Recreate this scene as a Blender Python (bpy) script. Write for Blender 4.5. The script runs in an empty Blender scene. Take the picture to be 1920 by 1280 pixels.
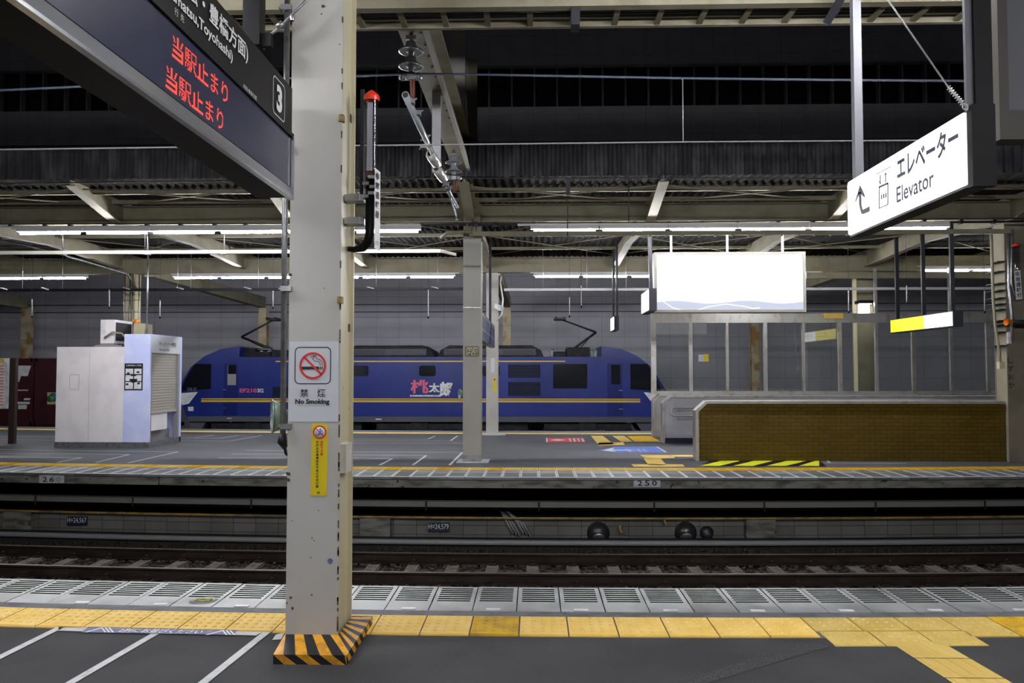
import bpy, math, random
from mathutils import Vector, Matrix
from mathutils.bvhtree import BVHTree
random.seed(7)
C = bpy.context.scene
COL = C.collection
# ------------------------------------------------------------------ camera, world, exposure
H = 1.665; F = 1493.3; PITCH = 0.03883; YAW = 0.0275
cd = bpy.data.cameras.new('camera'); cam = bpy.data.objects.new('camera', cd); COL.objects.link(cam)
cd.lens = F*36/1920; cd.sensor_width = 36; cd.clip_end = 200; cd.clip_start = .05
cam.location = (0, 0, H); cam.rotation_euler = (math.pi/2+PITCH, 0, YAW)
C.camera = cam
w = bpy.data.worlds.new('night'); C.world = w; w.use_nodes = True
w.node_tree.nodes['Background'].inputs[0].default_value = (.45, .46, .52, 1)
w.node_tree.nodes['Background'].inputs[1].default_value = .022
C.view_settings.view_transform = 'Standard'; C.view_settings.look = 'None'
C.view_settings.gamma = 1; C.view_settings.use_curve_mapping = False
C.view_settings.exposure = 0.0
try:
    C.cycles.max_bounces = 8; C.cycles.sample_clamp_indirect = 6; C.cycles.caustics_reflective = False; C.cycles.caustics_refractive = False
except Exception: pass
TUBE = 255.0

RM = cam.rotation_euler.to_matrix()
def ray(u, v): return RM @ Vector(((u-960)/F, (640-v)/F, -1))
def at(u, v, Y): d = ray(u, v); return Vector((0, 0, H)) + d*(Y/d.y)
def atz(u, v, Z=0): d = ray(u, v); return Vector((0, 0, H)) + d*((Z-H)/d.z)
def atx(u, v, X): d = ray(u, v); return Vector((0, 0, H)) + d*(X/d.x)
def XX(u, Y, v=698): return at(u, v, Y).x
def ZZ(v, Y, u=960): return at(u, v, Y).z
BR = 90.0
ORD = 'first second third fourth fifth sixth seventh eighth ninth tenth eleventh twelfth thirteenth fourteenth fifteenth sixteenth'.split()
# ------------------------------------------------------------------ materials
def nd(nt, t, **k):
    n = nt.nodes.new(t)
    for a, b in k.items(): setattr(n, a, b)
    return n
def mat(name, col, rough=.6, metal=0, col2=None, scale=3.0, lo=.45, hi=.62, detail=6, bump=0, bscale=60, emit=None, es=0, spec=None, stretch=(1, 1, 1), col3=None, s3=9, t3=.72):
    m = bpy.data.materials.new(name); m.use_nodes = True; nt = m.node_tree; b = nt.nodes['Principled BSDF']
    b.inputs['Base Color'].default_value = (*col, 1); b.inputs['Roughness'].default_value = rough; b.inputs['Metallic'].default_value = metal
    if spec is not None: b.inputs['Specular IOR Level'].default_value = spec
    L = nt.links
    if col2 or bump or col3:
        g = nd(nt, 'ShaderNodeNewGeometry'); mp = nd(nt, 'ShaderNodeMapping'); mp.inputs['Scale'].default_value = stretch
        L.new(g.outputs['Position'], mp.inputs['Vector'])
    out = None
    if col2:
        n = nd(nt, 'ShaderNodeTexNoise'); n.inputs['Scale'].default_value = scale; n.inputs['Detail'].default_value = detail
        L.new(mp.outputs[0], n.inputs['Vector'])
        r = nd(nt, 'ShaderNodeMapRange'); r.inputs['From Min'].default_value = lo; r.inputs['From Max'].default_value = hi
        L.new(n.outputs['Fac'], r.inputs['Value'])
        x = nd(nt, 'ShaderNodeMix', data_type='RGBA'); x.inputs['A'].default_value = (*col, 1); x.inputs['B'].default_value = (*col2, 1)
        L.new(r.outputs[0], x.inputs['Factor']); out = x.outputs['Result']
    if col3:
        n = nd(nt, 'ShaderNodeTexNoise'); n.inputs['Scale'].default_value = s3; n.inputs['Detail'].default_value = 4
        L.new(g.outputs['Position'], n.inputs['Vector'])
        r = nd(nt, 'ShaderNodeMapRange'); r.inputs['From Min'].default_value = t3; r.inputs['From Max'].default_value = t3+.03
        L.new(n.outputs['Fac'], r.inputs['Value'])
        x = nd(nt, 'ShaderNodeMix', data_type='RGBA'); x.inputs['B'].default_value = (*col3, 1)
        if out: L.new(out, x.inputs['A'])
        else: x.inputs['A'].default_value = (*col, 1)
        L.new(r.outputs[0], x.inputs['Factor']); out = x.outputs['Result']
    if out: L.new(out, b.inputs['Base Color'])
    if bump:
        n = nd(nt, 'ShaderNodeTexNoise'); n.inputs['Scale'].default_value = bscale; n.inputs['Detail'].default_value = 5
        L.new(g.outputs['Position'], n.inputs['Vector'])
        bp = nd(nt, 'ShaderNodeBump'); bp.inputs['Strength'].default_value = bump; bp.inputs['Distance'].default_value = .01
        L.new(n.outputs['Fac'], bp.inputs['Height']); L.new(bp.outputs[0], b.inputs['Normal'])
    if emit:
        b.inputs['Emission Color'].default_value = (*emit, 1); b.inputs['Emission Strength'].default_value = es
    return m
def brickmat(name, c1, c2, mortar, bw, bh, ms=.01, rough=.7, off=.5, bump=.3, axis='XZ', shift=(0, 0, 0), noise=.15):
    m = bpy.data.materials.new(name); m.use_nodes = True; nt = m.node_tree; b = nt.nodes['Principled BSDF']; L = nt.links
    g = nd(nt, 'ShaderNodeNewGeometry'); s = nd(nt, 'ShaderNodeSeparateXYZ'); c = nd(nt, 'ShaderNodeCombineXYZ')
    L.new(g.outputs['Position'], s.inputs[0]); L.new(s.outputs[0], c.inputs[0]); L.new(s.outputs[2 if axis == 'XZ' else 1], c.inputs[1])
    mp = nd(nt, 'ShaderNodeMapping'); mp.inputs['Location'].default_value = shift; L.new(c.outputs[0], mp.inputs[0])
    t = nd(nt, 'ShaderNodeTexBrick'); t.offset = off; t.inputs['Scale'].default_value = 1; t.inputs['Brick Width'].default_value = bw; t.inputs['Row Height'].default_value = bh
    t.inputs['Mortar Size'].default_value = ms; t.inputs['Color1'].default_value = (*c1, 1); t.inputs['Color2'].default_value = (*c2, 1); t.inputs['Mortar'].default_value = (*mortar, 1)
    t.inputs['Mortar Smooth'].default_value = .3
    L.new(mp.outputs[0], t.inputs['Vector'])
    n = nd(nt, 'ShaderNodeTexNoise'); n.inputs['Scale'].default_value = 1.3; n.inputs['Detail'].default_value = 8; L.new(g.outputs['Position'], n.inputs['Vector'])
    r = nd(nt, 'ShaderNodeMapRange'); r.inputs['To Min'].default_value = 1-noise*2; r.inputs['To Max'].default_value = 1+noise*2; L.new(n.outputs['Fac'], r.inputs['Value'])
    x = nd(nt, 'ShaderNodeMix', data_type='RGBA', blend_type='MULTIPLY'); x.inputs['Factor'].default_value = 1
    L.new(t.outputs['Color'], x.inputs['A']); L.new(r.outputs[0], x.inputs['B']); L.new(x.outputs['Result'], b.inputs['Base Color'])
    bp = nd(nt, 'ShaderNodeBump'); bp.inputs['Strength'].default_value = bump; bp.inputs['Distance'].default_value = .01; bp.invert = True
    L.new(t.outputs['Fac'], bp.inputs['Height']); L.new(bp.outputs[0], b.inputs['Normal'])
    b.inputs['Roughness'].default_value = rough; b.inputs['Specular IOR Level'].default_value = .15
    return m
M = {}
M['asphalt'] = mat('asphalt', (.034, .034, .036), .8, spec=.3, col2=(.055, .055, .058), scale=1.6, lo=.35, hi=.75, bump=.5, bscale=200, col3=(.13, .13, .13), s3=46, t3=.72)
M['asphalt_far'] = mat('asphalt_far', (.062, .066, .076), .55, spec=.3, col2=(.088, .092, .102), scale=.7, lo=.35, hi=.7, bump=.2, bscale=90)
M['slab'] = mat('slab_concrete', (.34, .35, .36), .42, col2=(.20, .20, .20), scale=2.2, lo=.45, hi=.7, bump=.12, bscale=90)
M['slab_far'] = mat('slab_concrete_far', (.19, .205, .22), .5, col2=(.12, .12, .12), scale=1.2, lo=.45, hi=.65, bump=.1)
M['grout'] = mat('grout', (.13, .135, .15), .7, col2=(.09, .09, .10), scale=8)
M['tact'] = mat('tactile_pale', (.86, .57, .14), .6, spec=.2, col2=(.90, .63, .19), scale=5, bump=.1, bscale=80)
M['tact2'] = mat('tactile_yellow', (.66, .40, .02), .6, spec=.2, col2=(.50, .30, .03), scale=6)
M['tact3'] = mat('tactile_ochre', (.60, .42, .11), .6, spec=.2, col2=(.66, .48, .15), scale=4)
M['concrete'] = mat('concrete', (.21, .20, .175), .85, spec=.2, col2=(.085, .08, .07), scale=4.5, lo=.4, hi=.65, detail=9, bump=.5, bscale=40, stretch=(.7, 1, 2.5), col3=(.03, .03, .028), s3=7, t3=.66)
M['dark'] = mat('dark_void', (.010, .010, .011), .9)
M['cream'] = mat('cream_steel_paint', (.27, .245, .175), .6, spec=.3, col2=(.20, .175, .12), scale=2.4, lo=.45, hi=.7, bump=.05, bscale=30, col3=(.12, .085, .05), s3=14, t3=.74)
M['pillar'] = mat('pillar_grey_paint', (.49, .475, .445), .5, spec=.35, col2=(.43, .41, .375), scale=1.6, lo=.45, hi=.7, bump=.06, bscale=25, col3=(.08, .065, .055), s3=17, t3=.755)
M['pillar_side'] = mat('pillar_cream_paint', (.56, .51, .35), .5, spec=.35, col2=(.47, .41, .26), scale=2.0, lo=.45, hi=.7, stretch=(1, 1, .3), col3=(.09, .06, .04), s3=13, t3=.745)
M['rusty'] = mat('rusty_cream', (.50, .44, .30), .6, col2=(.34, .17, .05), scale=1.6, lo=.48, hi=.6)
M['steel'] = mat('galvanised_steel', (.42, .43, .45), .35, .8, col2=(.3, .3, .31), scale=12)
M['stainless'] = mat('stainless_steel', (.55, .54, .52), .32, .55, col2=(.40, .34, .27), scale=6, lo=.5, hi=.72, stretch=(1, 1, .5))
M['black'] = mat('black_steel', (.006, .006, .007), .5, spec=.15)
M['charcoal'] = mat('charcoal_metal', (.016, .017, .022), .45, spec=.25)
M['brown'] = mat('dark_brown_steel', (.035, .022, .018), .5)
M['rail'] = mat('rail_rust', (.016, .0095, .007), .75, spec=.2, col2=(.028, .018, .013), scale=9, stretch=(.3, 1, 1))
M['railtop'] = mat('rail_running_surface', (.10, .08, .06), .45, .5)
M['sleeper'] = mat('sleeper_concrete', (.12, .10, .085), .85, col2=(.06, .048, .038), scale=7, bump=.3)
M['ballast'] = mat('ballast_stone', (.022, .016, .012), .9, col2=(.04, .03, .024), scale=20)
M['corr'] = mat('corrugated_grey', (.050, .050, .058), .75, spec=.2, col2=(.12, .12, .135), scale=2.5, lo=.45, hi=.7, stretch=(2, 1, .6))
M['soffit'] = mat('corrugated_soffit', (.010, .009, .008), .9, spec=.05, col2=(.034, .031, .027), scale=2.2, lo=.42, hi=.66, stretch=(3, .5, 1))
M['panel'] = brickmat('viaduct_panels', (.42, .42, .475), (.44, .44, .495), (.27, .27, .30), .98, .885, .009, .6, 0, .2, shift=(.0, .35, 0), noise=.08)
M['brick'] = brickmat('tan_tile_brick', (.125, .080, .012), (.10, .062, .009), (.05, .034, .008), .21, .072, .006, .38, .5, .6)
M['block'] = brickmat('concrete_blockwork', (.17, .165, .15), (.13, .125, .115), (.05, .05, .045), .40, .155, .006, .85, 0, .4, noise=.25)
M['tube'] = mat('lit_tube', (1, 1, 1), .5, emit=(.97, .975, 1.0), es=TUBE)
M['lampbox'] = mat('lamp_housing', (.6, .6, .62), .4)
M['signlit'] = mat('lit_sign_face', (.9, .9, .9), .4, emit=(.93, .97, 1), es=1.6)
M['bill'] = mat('lit_billboard_face', (.08, .08, .08), .5, spec=.1, emit=(.95, .97, 1), es=1.05)
M['billlow'] = mat('billboard_pale_blue', (.05, .055, .07), .5, spec=.1, emit=(.62, .66, .80), es=.85)
M['billframe'] = mat('billboard_frame', (.17, .16, .14), .5)
M['signyel'] = mat('lit_yellow_face', (.9, .8, .05), .4, emit=(1, .86, .02), es=1.15)
M['inkblack'] = mat('black_ink', (.008, .008, .012), .5)
M['inknavy'] = mat('sign_ink', (.01, .012, .04), .5)
M['colgrey'] = mat('dirty_grey_column', (.22, .195, .15), .6, spec=.3, col2=(.17, .15, .11), scale=2)
M['white'] = mat('white_paint', (.72, .73, .75), .45, col2=(.55, .56, .58), scale=7)
M['line'] = mat('white_line_paint', (.50, .51, .53), .55, col2=(.36, .37, .39), scale=14, lo=.5, hi=.7)
M['plate'] = mat('pale_sign_plate', (.60, .61, .66), .35)
M['red'] = mat('red_ink', (.62, .03, .025), .45)
M['redcap'] = mat('red_plastic_cap', (.72, .035, .015), .3)
M['yellow'] = mat('yellow_vinyl', (.72, .56, .01), .4)
M['led'] = mat('red_led', (.3, .02, .01), .4, emit=(1, .06, .03), es=2.2)
M['screen'] = mat('led_screen_glass', (.04, .043, .085), .25, spec=.7)
M['navyscreen'] = mat('navy_display_case', (.035, .045, .10), .4)
M['rackcream'] = mat('rack_cream_paint', (.17, .155, .11), .6, spec=.2, col2=(.12, .105, .07), scale=3)
M['slot_shade'] = mat('slot_shade_black', (.012, .012, .012), .9, spec=.1)  # shade painted on the slot walls so the edge slab slots look black
M['boardblk'] = mat('board_black_gloss', (.007, .006, .0055), .45, spec=.15)
M['silver'] = mat('silver_frame', (.55, .56, .60), .25, .85)
M['txtwhite'] = mat('white_lettering', (.82, .82, .80), .5)
M['blue'] = mat('locomotive_blue', (.010, .024, .19), .35, col2=(.008, .019, .155), scale=.8, spec=.3)
M['locogrey'] = mat('locomotive_grey', (.075, .078, .10), .6, spec=.3)
M['locodark'] = mat('locomotive_roof_dark', (.012, .012, .014), .65, spec=.2, col2=(.022, .022, .026), scale=4)
M['locoglass'] = mat('dark_window_glass', (.006, .007, .012), .12)
M['locoyel'] = mat('yellow_stripe', (.66, .42, .03), .4)
M['pink'] = mat('pink_lettering', (.70, .10, .20), .4)
M['maroon'] = mat('maroon_container', (.060, .012, .018), .5, col2=(.04, .009, .014), scale=2)
M['kiosk'] = mat('kiosk_off_white', (.82, .78, .80), .45, col2=(.74, .70, .73), scale=2, col3=(.16, .05, .03), s3=8, t3=.77)
M['kblue'] = mat('kiosk_pale_blue', (.56, .62, .95), .4, col2=(.66, .70, .95), scale=2)
M['shutter'] = mat('roller_shutter', (.42, .40, .36), .45)
M['grey'] = mat('mid_grey_paint', (.25, .25, .26), .5)
M['wallwhite'] = mat('white_wall_panel', (.50, .50, .53), .5, col2=(.40, .40, .43), scale=1.5)
M['insul'] = mat('grey_porcelain', (.30, .33, .36), .2)
M['insulw'] = mat('pale_porcelain', (.62, .60, .56), .25)
M['green'] = mat('pale_green_enamel', (.22, .32, .28), .35)
M['orange'] = mat('orange_plastic', (.75, .22, .01), .35)
M['hazy'] = mat('hazard_yellow', (.72, .34, .015), .45, col2=(.5, .22, .02), scale=15)
M['lime'] = mat('fluorescent_yellow', (.62, .66, .01), .5)
M['stickblue'] = mat('blue_floor_sticker', (.06, .14, .55), .5)
M['sticknavy'] = mat('navy_floor_sticker', (.10, .11, .26), .55, col2=(.17, .18, .33), scale=20)
M['stickred'] = mat('red_floor_sticker', (.60, .05, .05), .5)
M['pipeyel'] = mat('yellow_pipe', (.36, .23, .05), .5, col2=(.14, .11, .06), scale=4)
M['trough'] = mat('cable_trough', (.16, .155, .14), .7)
M['cable'] = mat('black_cable', (.02, .02, .022), .6)
M['wire'] = mat('catenary_wire', (.13, .15, .22), .5, .4)
M['cord'] = mat('bright_wire', (.75, .75, .75), .3, .5)
M['windark'] = mat('dark_window', (.004, .004, .007), .2)
M['mirror'] = mat('dome_hood', (.045, .045, .048), .3, .4)
M['clear'] = None
def glassmat(name, col, rough, mix):
    m = bpy.data.materials.new(name); m.use_nodes = True; nt = m.node_tree; L = nt.links
    for n in list(nt.nodes): nt.nodes.remove(n)
    o = nd(nt, 'ShaderNodeOutputMaterial'); t = nd(nt, 'ShaderNodeBsdfTransparent'); g = nd(nt, 'ShaderNodeBsdfGlossy'); x = nd(nt, 'ShaderNodeMixShader')
    t.inputs[0].default_value = (*col, 1); g.inputs['Roughness'].default_value = rough
    x.inputs[0].default_value = mix
    L.new(t.outputs[0], x.inputs[1]); L.new(g.outputs[0], x.inputs[2]); L.new(x.outputs[0], o.inputs[0])
    return m
M['glass'] = glassmat('screen_glass', (.93, .95, .94), .015, .10)
M['clear'] = glassmat('clear_plastic', (.80, .81, .86), .10, .10)
# ------------------------------------------------------------------ mesh builder
def tag(o, label=None, cat=None, group=None, kind=None):
    if label: o['label'] = label
    if cat: o['category'] = cat
    if group: o['group'] = group
    if kind: o['kind'] = kind
    return o
def empty(name, loc, label, cat, group=None):
    o = bpy.data.objects.new(name, None); COL.objects.link(o); o.location = loc; o.empty_display_size = .1
    bpy.context.view_layer.update() if False else None
    return tag(o, label, cat, group)
def wloc(o):
    v = Vector((0, 0, 0))
    while o is not None: v = v + o.location; o = o.parent
    return v
class MB:
    def __init__(s): s.v = []; s.f = []; s.m = []; s.c = 0; s.sm = []; s.smooth = False
    def face(s, idx): s.f.append(idx); s.m.append(s.c); s.sm.append(s.smooth)
    def mesh(s, vs, fs):
        n = len(s.v); s.v += [tuple(p) for p in vs]
        for f in fs: s.face([n+i for i in f])
        return s
    def box(s, x0, x1, y0, y1, z0, z1, c=None):
        if c is not None: s.c = c
        if x0 > x1: x0, x1 = x1, x0
        if y0 > y1: y0, y1 = y1, y0
        if z0 > z1: z0, z1 = z1, z0
        return s.mesh([(x0, y0, z0), (x1, y0, z0), (x1, y1, z0), (x0, y1, z0), (x0, y0, z1), (x1, y0, z1), (x1, y1, z1), (x0, y1, z1)],
                      [(0, 3, 2, 1), (4, 5, 6, 7), (0, 1, 5, 4), (1, 2, 6, 5), (2, 3, 7, 6), (3, 0, 4, 7)])
    def lbox(s, x0, x1, y0, y1, z0, z1, n=24, c=None):
        if c is not None: s.c = c
        vs = []; fs = []
        for i in range(n+1):
            x = x0+(x1-x0)*i/n; vs += [(x, y0, z0), (x, y1, z0), (x, y1, z1), (x, y0, z1)]
        for i in range(n):
            a = i*4; b = a+4
            fs += [(a, a+1, b+1, b), (a+1, a+2, b+2, b+1), (a+2, a+3, b+3, b+2), (a+3, a, b, b+3)]
        fs += [(3, 2, 1, 0), (n*4, n*4+1, n*4+2, n*4+3)]
        return s.mesh(vs, fs)
    def prism(s, poly, a, b, axis='y', c=None):
        if c is not None: s.c = c
        def P(p, t): return (p[0], t, p[1]) if axis == 'y' else ((t, p[0], p[1]) if axis == 'x' else (p[0], p[1], t))
        n = len(poly); vs = [P(p, a) for p in poly]+[P(p, b) for p in poly]
        return s.mesh(vs, [tuple(range(n)), tuple(range(2*n-1, n-1, -1))]+[(i, i+n, (i+1) % n+n, (i+1) % n) for i in range(n)])
    def path(s, pts, r, n=8, c=None, cap=True):
        if c is not None: s.c = c
        pts = [Vector(p) for p in pts]; rings = []; up = None
        for i, p in enumerate(pts):
            d = (pts[min(i+1, len(pts)-1)]-pts[max(i-1, 0)]).normalized()
            if up is None: up = Vector((0, 0, 1)) if abs(d.z) < .9 else Vector((1, 0, 0))
            a = d.cross(up).normalized(); b = a.cross(d).normalized(); up = b
            rr = r[i] if isinstance(r, (list, tuple)) else r
            rings.append([p+(a*math.cos(2*math.pi*k/n)+b*math.sin(2*math.pi*k/n))*rr for k in range(n)])
        vs = [q for g in rings for q in g]; fs = []
        for i in range(len(pts)-1):
            for k in range(n): fs.append((i*n+k, i*n+(k+1) % n, (i+1)*n+(k+1) % n, (i+1)*n+k))
        sm = s.smooth; s.smooth = True; s.mesh(vs, fs); s.smooth = sm
        if cap:
            m = len(s.v)-len(vs); s.face([m+k for k in range(n-1, -1, -1)]); s.face([m+(len(pts)-1)*n+k for k in range(n)])
        return s
    def bar(s, p, q, wd, ht, c=None):
        if c is not None: s.c = c
        p = Vector(p); q = Vector(q); d = (q-p).normalized(); up = Vector((0, 0, 1)) if abs(d.z) < .98 else Vector((0, 1, 0))
        a = d.cross(up).normalized()*wd/2; b = a.cross(d).normalized()*ht/2
        vs = [p-a-b, p+a-b, p+a+b, p-a+b, q-a-b, q+a-b, q+a+b, q-a+b]
        return s.mesh(vs, [(0, 3, 2, 1), (4, 5, 6, 7), (0, 1, 5, 4), (1, 2, 6, 5), (2, 3, 7, 6), (3, 0, 4, 7)])
    def lathe(s, prof, org, ax=(0, 0, 1), n=16, c=None):
        if c is not None: s.c = c
        ax = Vector(ax).normalized(); t = Vector((1, 0, 0)) if abs(ax.x) < .9 else Vector((0, 1, 0))
        a = ax.cross(t).normalized(); b = ax.cross(a); org = Vector(org)
        vs = []; fs = []
        for r, h in prof:
            for k in range(n): vs.append(org+ax*h+(a*math.cos(2*math.pi*k/n)+b*math.sin(2*math.pi*k/n))*r)
        for i in range(len(prof)-1):
            for k in range(n): fs.append((i*n+k, i*n+(k+1) % n, (i+1)*n+(k+1) % n, (i+1)*n+k))
        sm = s.smooth; s.smooth = True; s.mesh(vs, fs); s.smooth = sm
        return s
    def build(s, name, mats, parent=None, bend=False, origin=None):
        if not isinstance(mats, (list, tuple)): mats = [mats]
        vs = s.v
        if bend:
            R = 60.0 if max(p[1] for p in vs) < 6.5 else BR
            vs = [(x, y+x*x/(2*R), z) for x, y, z in vs]
        if parent is not None: o0 = wloc(parent)
        elif origin: o0 = Vector(origin)
        else:
            xs = [p[0] for p in vs]; ys = [p[1] for p in vs]; zs = [p[2] for p in vs]
            o0 = Vector(((min(xs)+max(xs))/2, (min(ys)+max(ys))/2, min(zs)))
        me = bpy.data.meshes.new(name)
        me.from_pydata([(x-o0.x, y-o0.y, z-o0.z) for x, y, z in vs], [], s.f)
        for m in mats: me.materials.append(M[m] if isinstance(m, str) else m)
        me.polygons.foreach_set('material_index', s.m); me.polygons.foreach_set('use_smooth', s.sm)
        me.update()
        o = bpy.data.objects.new(name, me); COL.objects.link(o)
        if parent is not None: o.parent = parent
        else: o.location = o0
        return o
def split(mb):
    """the loose pieces of a builder, each as a builder of its own"""
    par = list(range(len(mb.v)))
    def fd(i):
        while par[i] != i: par[i] = par[par[i]]; i = par[i]
        return i
    for f in mb.f:
        for i in f[1:]: par[fd(i)] = fd(f[0])
    out = {}
    for f, m, s in zip(mb.f, mb.m, mb.sm):
        r = fd(f[0]); q = out.setdefault(r, (MB(), {}))
        b, mp = q; idx = []
        for i in f:
            if i not in mp: mp[i] = len(b.v); b.v.append(mb.v[i])
            idx.append(mp[i])
        b.f.append(tuple(idx)); b.m.append(m); b.sm.append(s)
    return [q[0] for q in out.values()]
def each(mb, name, mats, parent): return [p.build(name, mats, parent) for p in split(mb)]
def struct(name, mb, mats, bend=False):
    return tag(mb.build(name, mats, bend=bend), kind='structure')
def children(o): return [c for c in bpy.data.objects if c.parent == o]
def copy_tree(o, off, label=None, kids=None):
    c = o.copy(); COL.objects.link(c); c.location = o.location+Vector(off)
    if label: c['label'] = label
    for ch in (kids or children(o)):
        d = ch.copy(); COL.objects.link(d); d.parent = c
    return c
def text(s, org, right, up, wd, ht, m, name='lettering', parent=None, th=.002, bold=.0):
    """lettering fitted into a box wd x ht with lower-left corner at org"""
    cu = bpy.data.curves.new('t', 'FONT'); cu.body = s; cu.offset = bold; cu.resolution_u = 3
    t = bpy.data.objects.new('t', cu); COL.objects.link(t)
    me0 = bpy.data.meshes.new_from_object(t.evaluated_get(bpy.context.evaluated_depsgraph_get()))
    vs = [v.co.copy() for v in me0.vertices]; fs = [tuple(p.vertices) for p in me0.polygons]
    bpy.data.objects.remove(t); bpy.data.curves.remove(cu); bpy.data.meshes.remove(me0)
    x0 = min(v.x for v in vs); x1 = max(v.x for v in vs); y0 = min(v.y for v in vs); y1 = max(v.y for v in vs)
    right = Vector(right).normalized(); up = Vector(up).normalized(); nrm = right.cross(up)
    sx = wd/(x1-x0) if wd else ht/(y1-y0); sy = ht/(y1-y0) if ht else sx
    org = Vector(org)
    b = MB(); b.mesh([org+right*((v.x-x0)*sx)+up*((v.y-y0)*sy)+nrm*th for v in vs], fs)
    return b.build(name, m, parent=parent)
RX = (1, 0, 0); UZ = (0, 0, 1)
def vtext(s, x, y, ztop, size, m, parent, step=1.15, name='lettering', right=RX, bold=.02):
    for i, ch in enumerate(s):
        text(ch, (x, y, ztop-size-(i*size*step)), right, UZ, size, size, m, name, parent, bold=bold)
def ring(mb, cx, y, cz, r0, r1, n=32, c=None, th=.002, right=Vector((1, 0, 0)), up=Vector((0, 0, 1)), fwd=Vector((0, -1, 0))):
    if c is not None: mb.c = c
    o = Vector((cx, y, cz)); vs = []
    for k in range(n):
        a = 2*math.pi*k/n; d = right*math.cos(a)+up*math.sin(a); vs += [o+d*r0+fwd*th, o+d*r1+fwd*th]
    mb.mesh(vs, [(2*k, 2*k+1, (2*k+3) % (2*n), (2*k+2) % (2*n)) for k in range(n)])
def rrect(x0, x1, z0, z1, r, n=5):
    p = []
    for cx, cz, a0 in ((x1-r, z1-r, 0), (x0+r, z1-r, 90), (x0+r, z0+r, 180), (x1-r, z0+r, 270)):
        for k in range(n+1):
            a = math.radians(a0+90*k/n); p.append((cx+r*math.cos(a), cz+r*math.sin(a)))
    return p
def rring(mb, x0, x1, z0, z1, r, t, y, axis='y', c=None):
    if c is not None: mb.c = c
    a = rrect(x0, x1, z0, z1, r); b = rrect(x0+t, x1-t, z0+t, z1-t, max(r-t, .001)); n = len(a)
    f = (lambda p: (p[0], y, p[1])) if axis == 'y' else (lambda p: (y, p[0], p[1]))
    mb.mesh([f(p) for p in a]+[f(p) for p in b], [(i, (i+1) % n, (i+1) % n+n, i+n) for i in range(n)])
# ================================================================== GROUND AND PLATFORMS
b = MB(); b.lbox(-14, 14, -7, 5.09, -.25, 0, 40); b.lbox(-14, 14, 5.09, 6.2, -.25, -.05, 40, 1); b.lbox(-14, 14, 5.50, 5.62, -.05, .001, 40, 2); b.lbox(-14, 14, 5.1, 5.5, -.05, -.006, 40, 2)
struct('floor_near_platform', b, ['asphalt', 'dark', 'grout'], True)
b = MB(); b.lbox(-14, 14, 4.9, 5.2, -1.2, -.25, 40); struct('wall_near_platform', b, 'concrete', True)
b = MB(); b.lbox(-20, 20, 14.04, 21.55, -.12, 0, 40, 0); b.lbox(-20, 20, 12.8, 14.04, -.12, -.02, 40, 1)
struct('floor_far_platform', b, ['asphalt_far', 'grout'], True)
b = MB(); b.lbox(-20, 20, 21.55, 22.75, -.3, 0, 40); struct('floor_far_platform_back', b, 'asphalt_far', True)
b = MB(); b.lbox(-20, 20, 6, 60, -1.25, -1.2, 40); struct('floor_trackbed', b, 'ballast', False)
# lip of the far platform, cracked in two visible lengths
b = MB()
xa = XX(290, 12.75); b.lbox(-20, xa-.01, 12.75, 13.3, -.175, -.035, 12); b.lbox(xa+.01, 20, 12.75, 13.3, -.175, -.035, 30)
struct('trim_platform_lip', b, 'concrete', True)
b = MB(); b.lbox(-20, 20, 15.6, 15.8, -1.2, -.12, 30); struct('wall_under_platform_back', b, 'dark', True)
# paving slabs at the near edge, each with six slots
b = MB(); P = .31; x0 = atz(972, 1097).x
for i in range(-19, 18):
    a = x0+i*P+.004; e = a+P-.008; dz = random.uniform(-.002, .002)
    cc = 0 if random.random() < .8 else 1
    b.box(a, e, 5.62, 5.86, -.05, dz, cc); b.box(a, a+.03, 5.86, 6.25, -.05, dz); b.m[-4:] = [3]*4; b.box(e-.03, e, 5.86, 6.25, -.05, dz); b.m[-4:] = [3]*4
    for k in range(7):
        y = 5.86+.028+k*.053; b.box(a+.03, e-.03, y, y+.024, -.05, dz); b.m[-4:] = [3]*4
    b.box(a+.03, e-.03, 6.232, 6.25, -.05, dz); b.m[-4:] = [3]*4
slabm = mat('slab_darker', (.22, .225, .22), .4, col2=(.16, .16, .155), scale=3)
struct('trim_near_edge_slabs', b, ['slab', slabm, slabm, 'slot_shade'], True)
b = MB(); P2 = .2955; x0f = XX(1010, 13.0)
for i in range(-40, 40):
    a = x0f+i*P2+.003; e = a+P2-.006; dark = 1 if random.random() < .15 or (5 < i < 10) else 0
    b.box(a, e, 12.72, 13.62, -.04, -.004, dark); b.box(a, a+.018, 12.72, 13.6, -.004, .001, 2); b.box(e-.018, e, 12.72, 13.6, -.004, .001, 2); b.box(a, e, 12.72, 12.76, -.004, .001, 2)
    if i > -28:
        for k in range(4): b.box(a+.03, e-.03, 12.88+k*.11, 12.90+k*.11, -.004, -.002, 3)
struct('trim_far_edge_slabs', b, ['slab_far', mat('slab_far_dark', (.10, .10, .10), .6), 'line', 'dark'], True)
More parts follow.
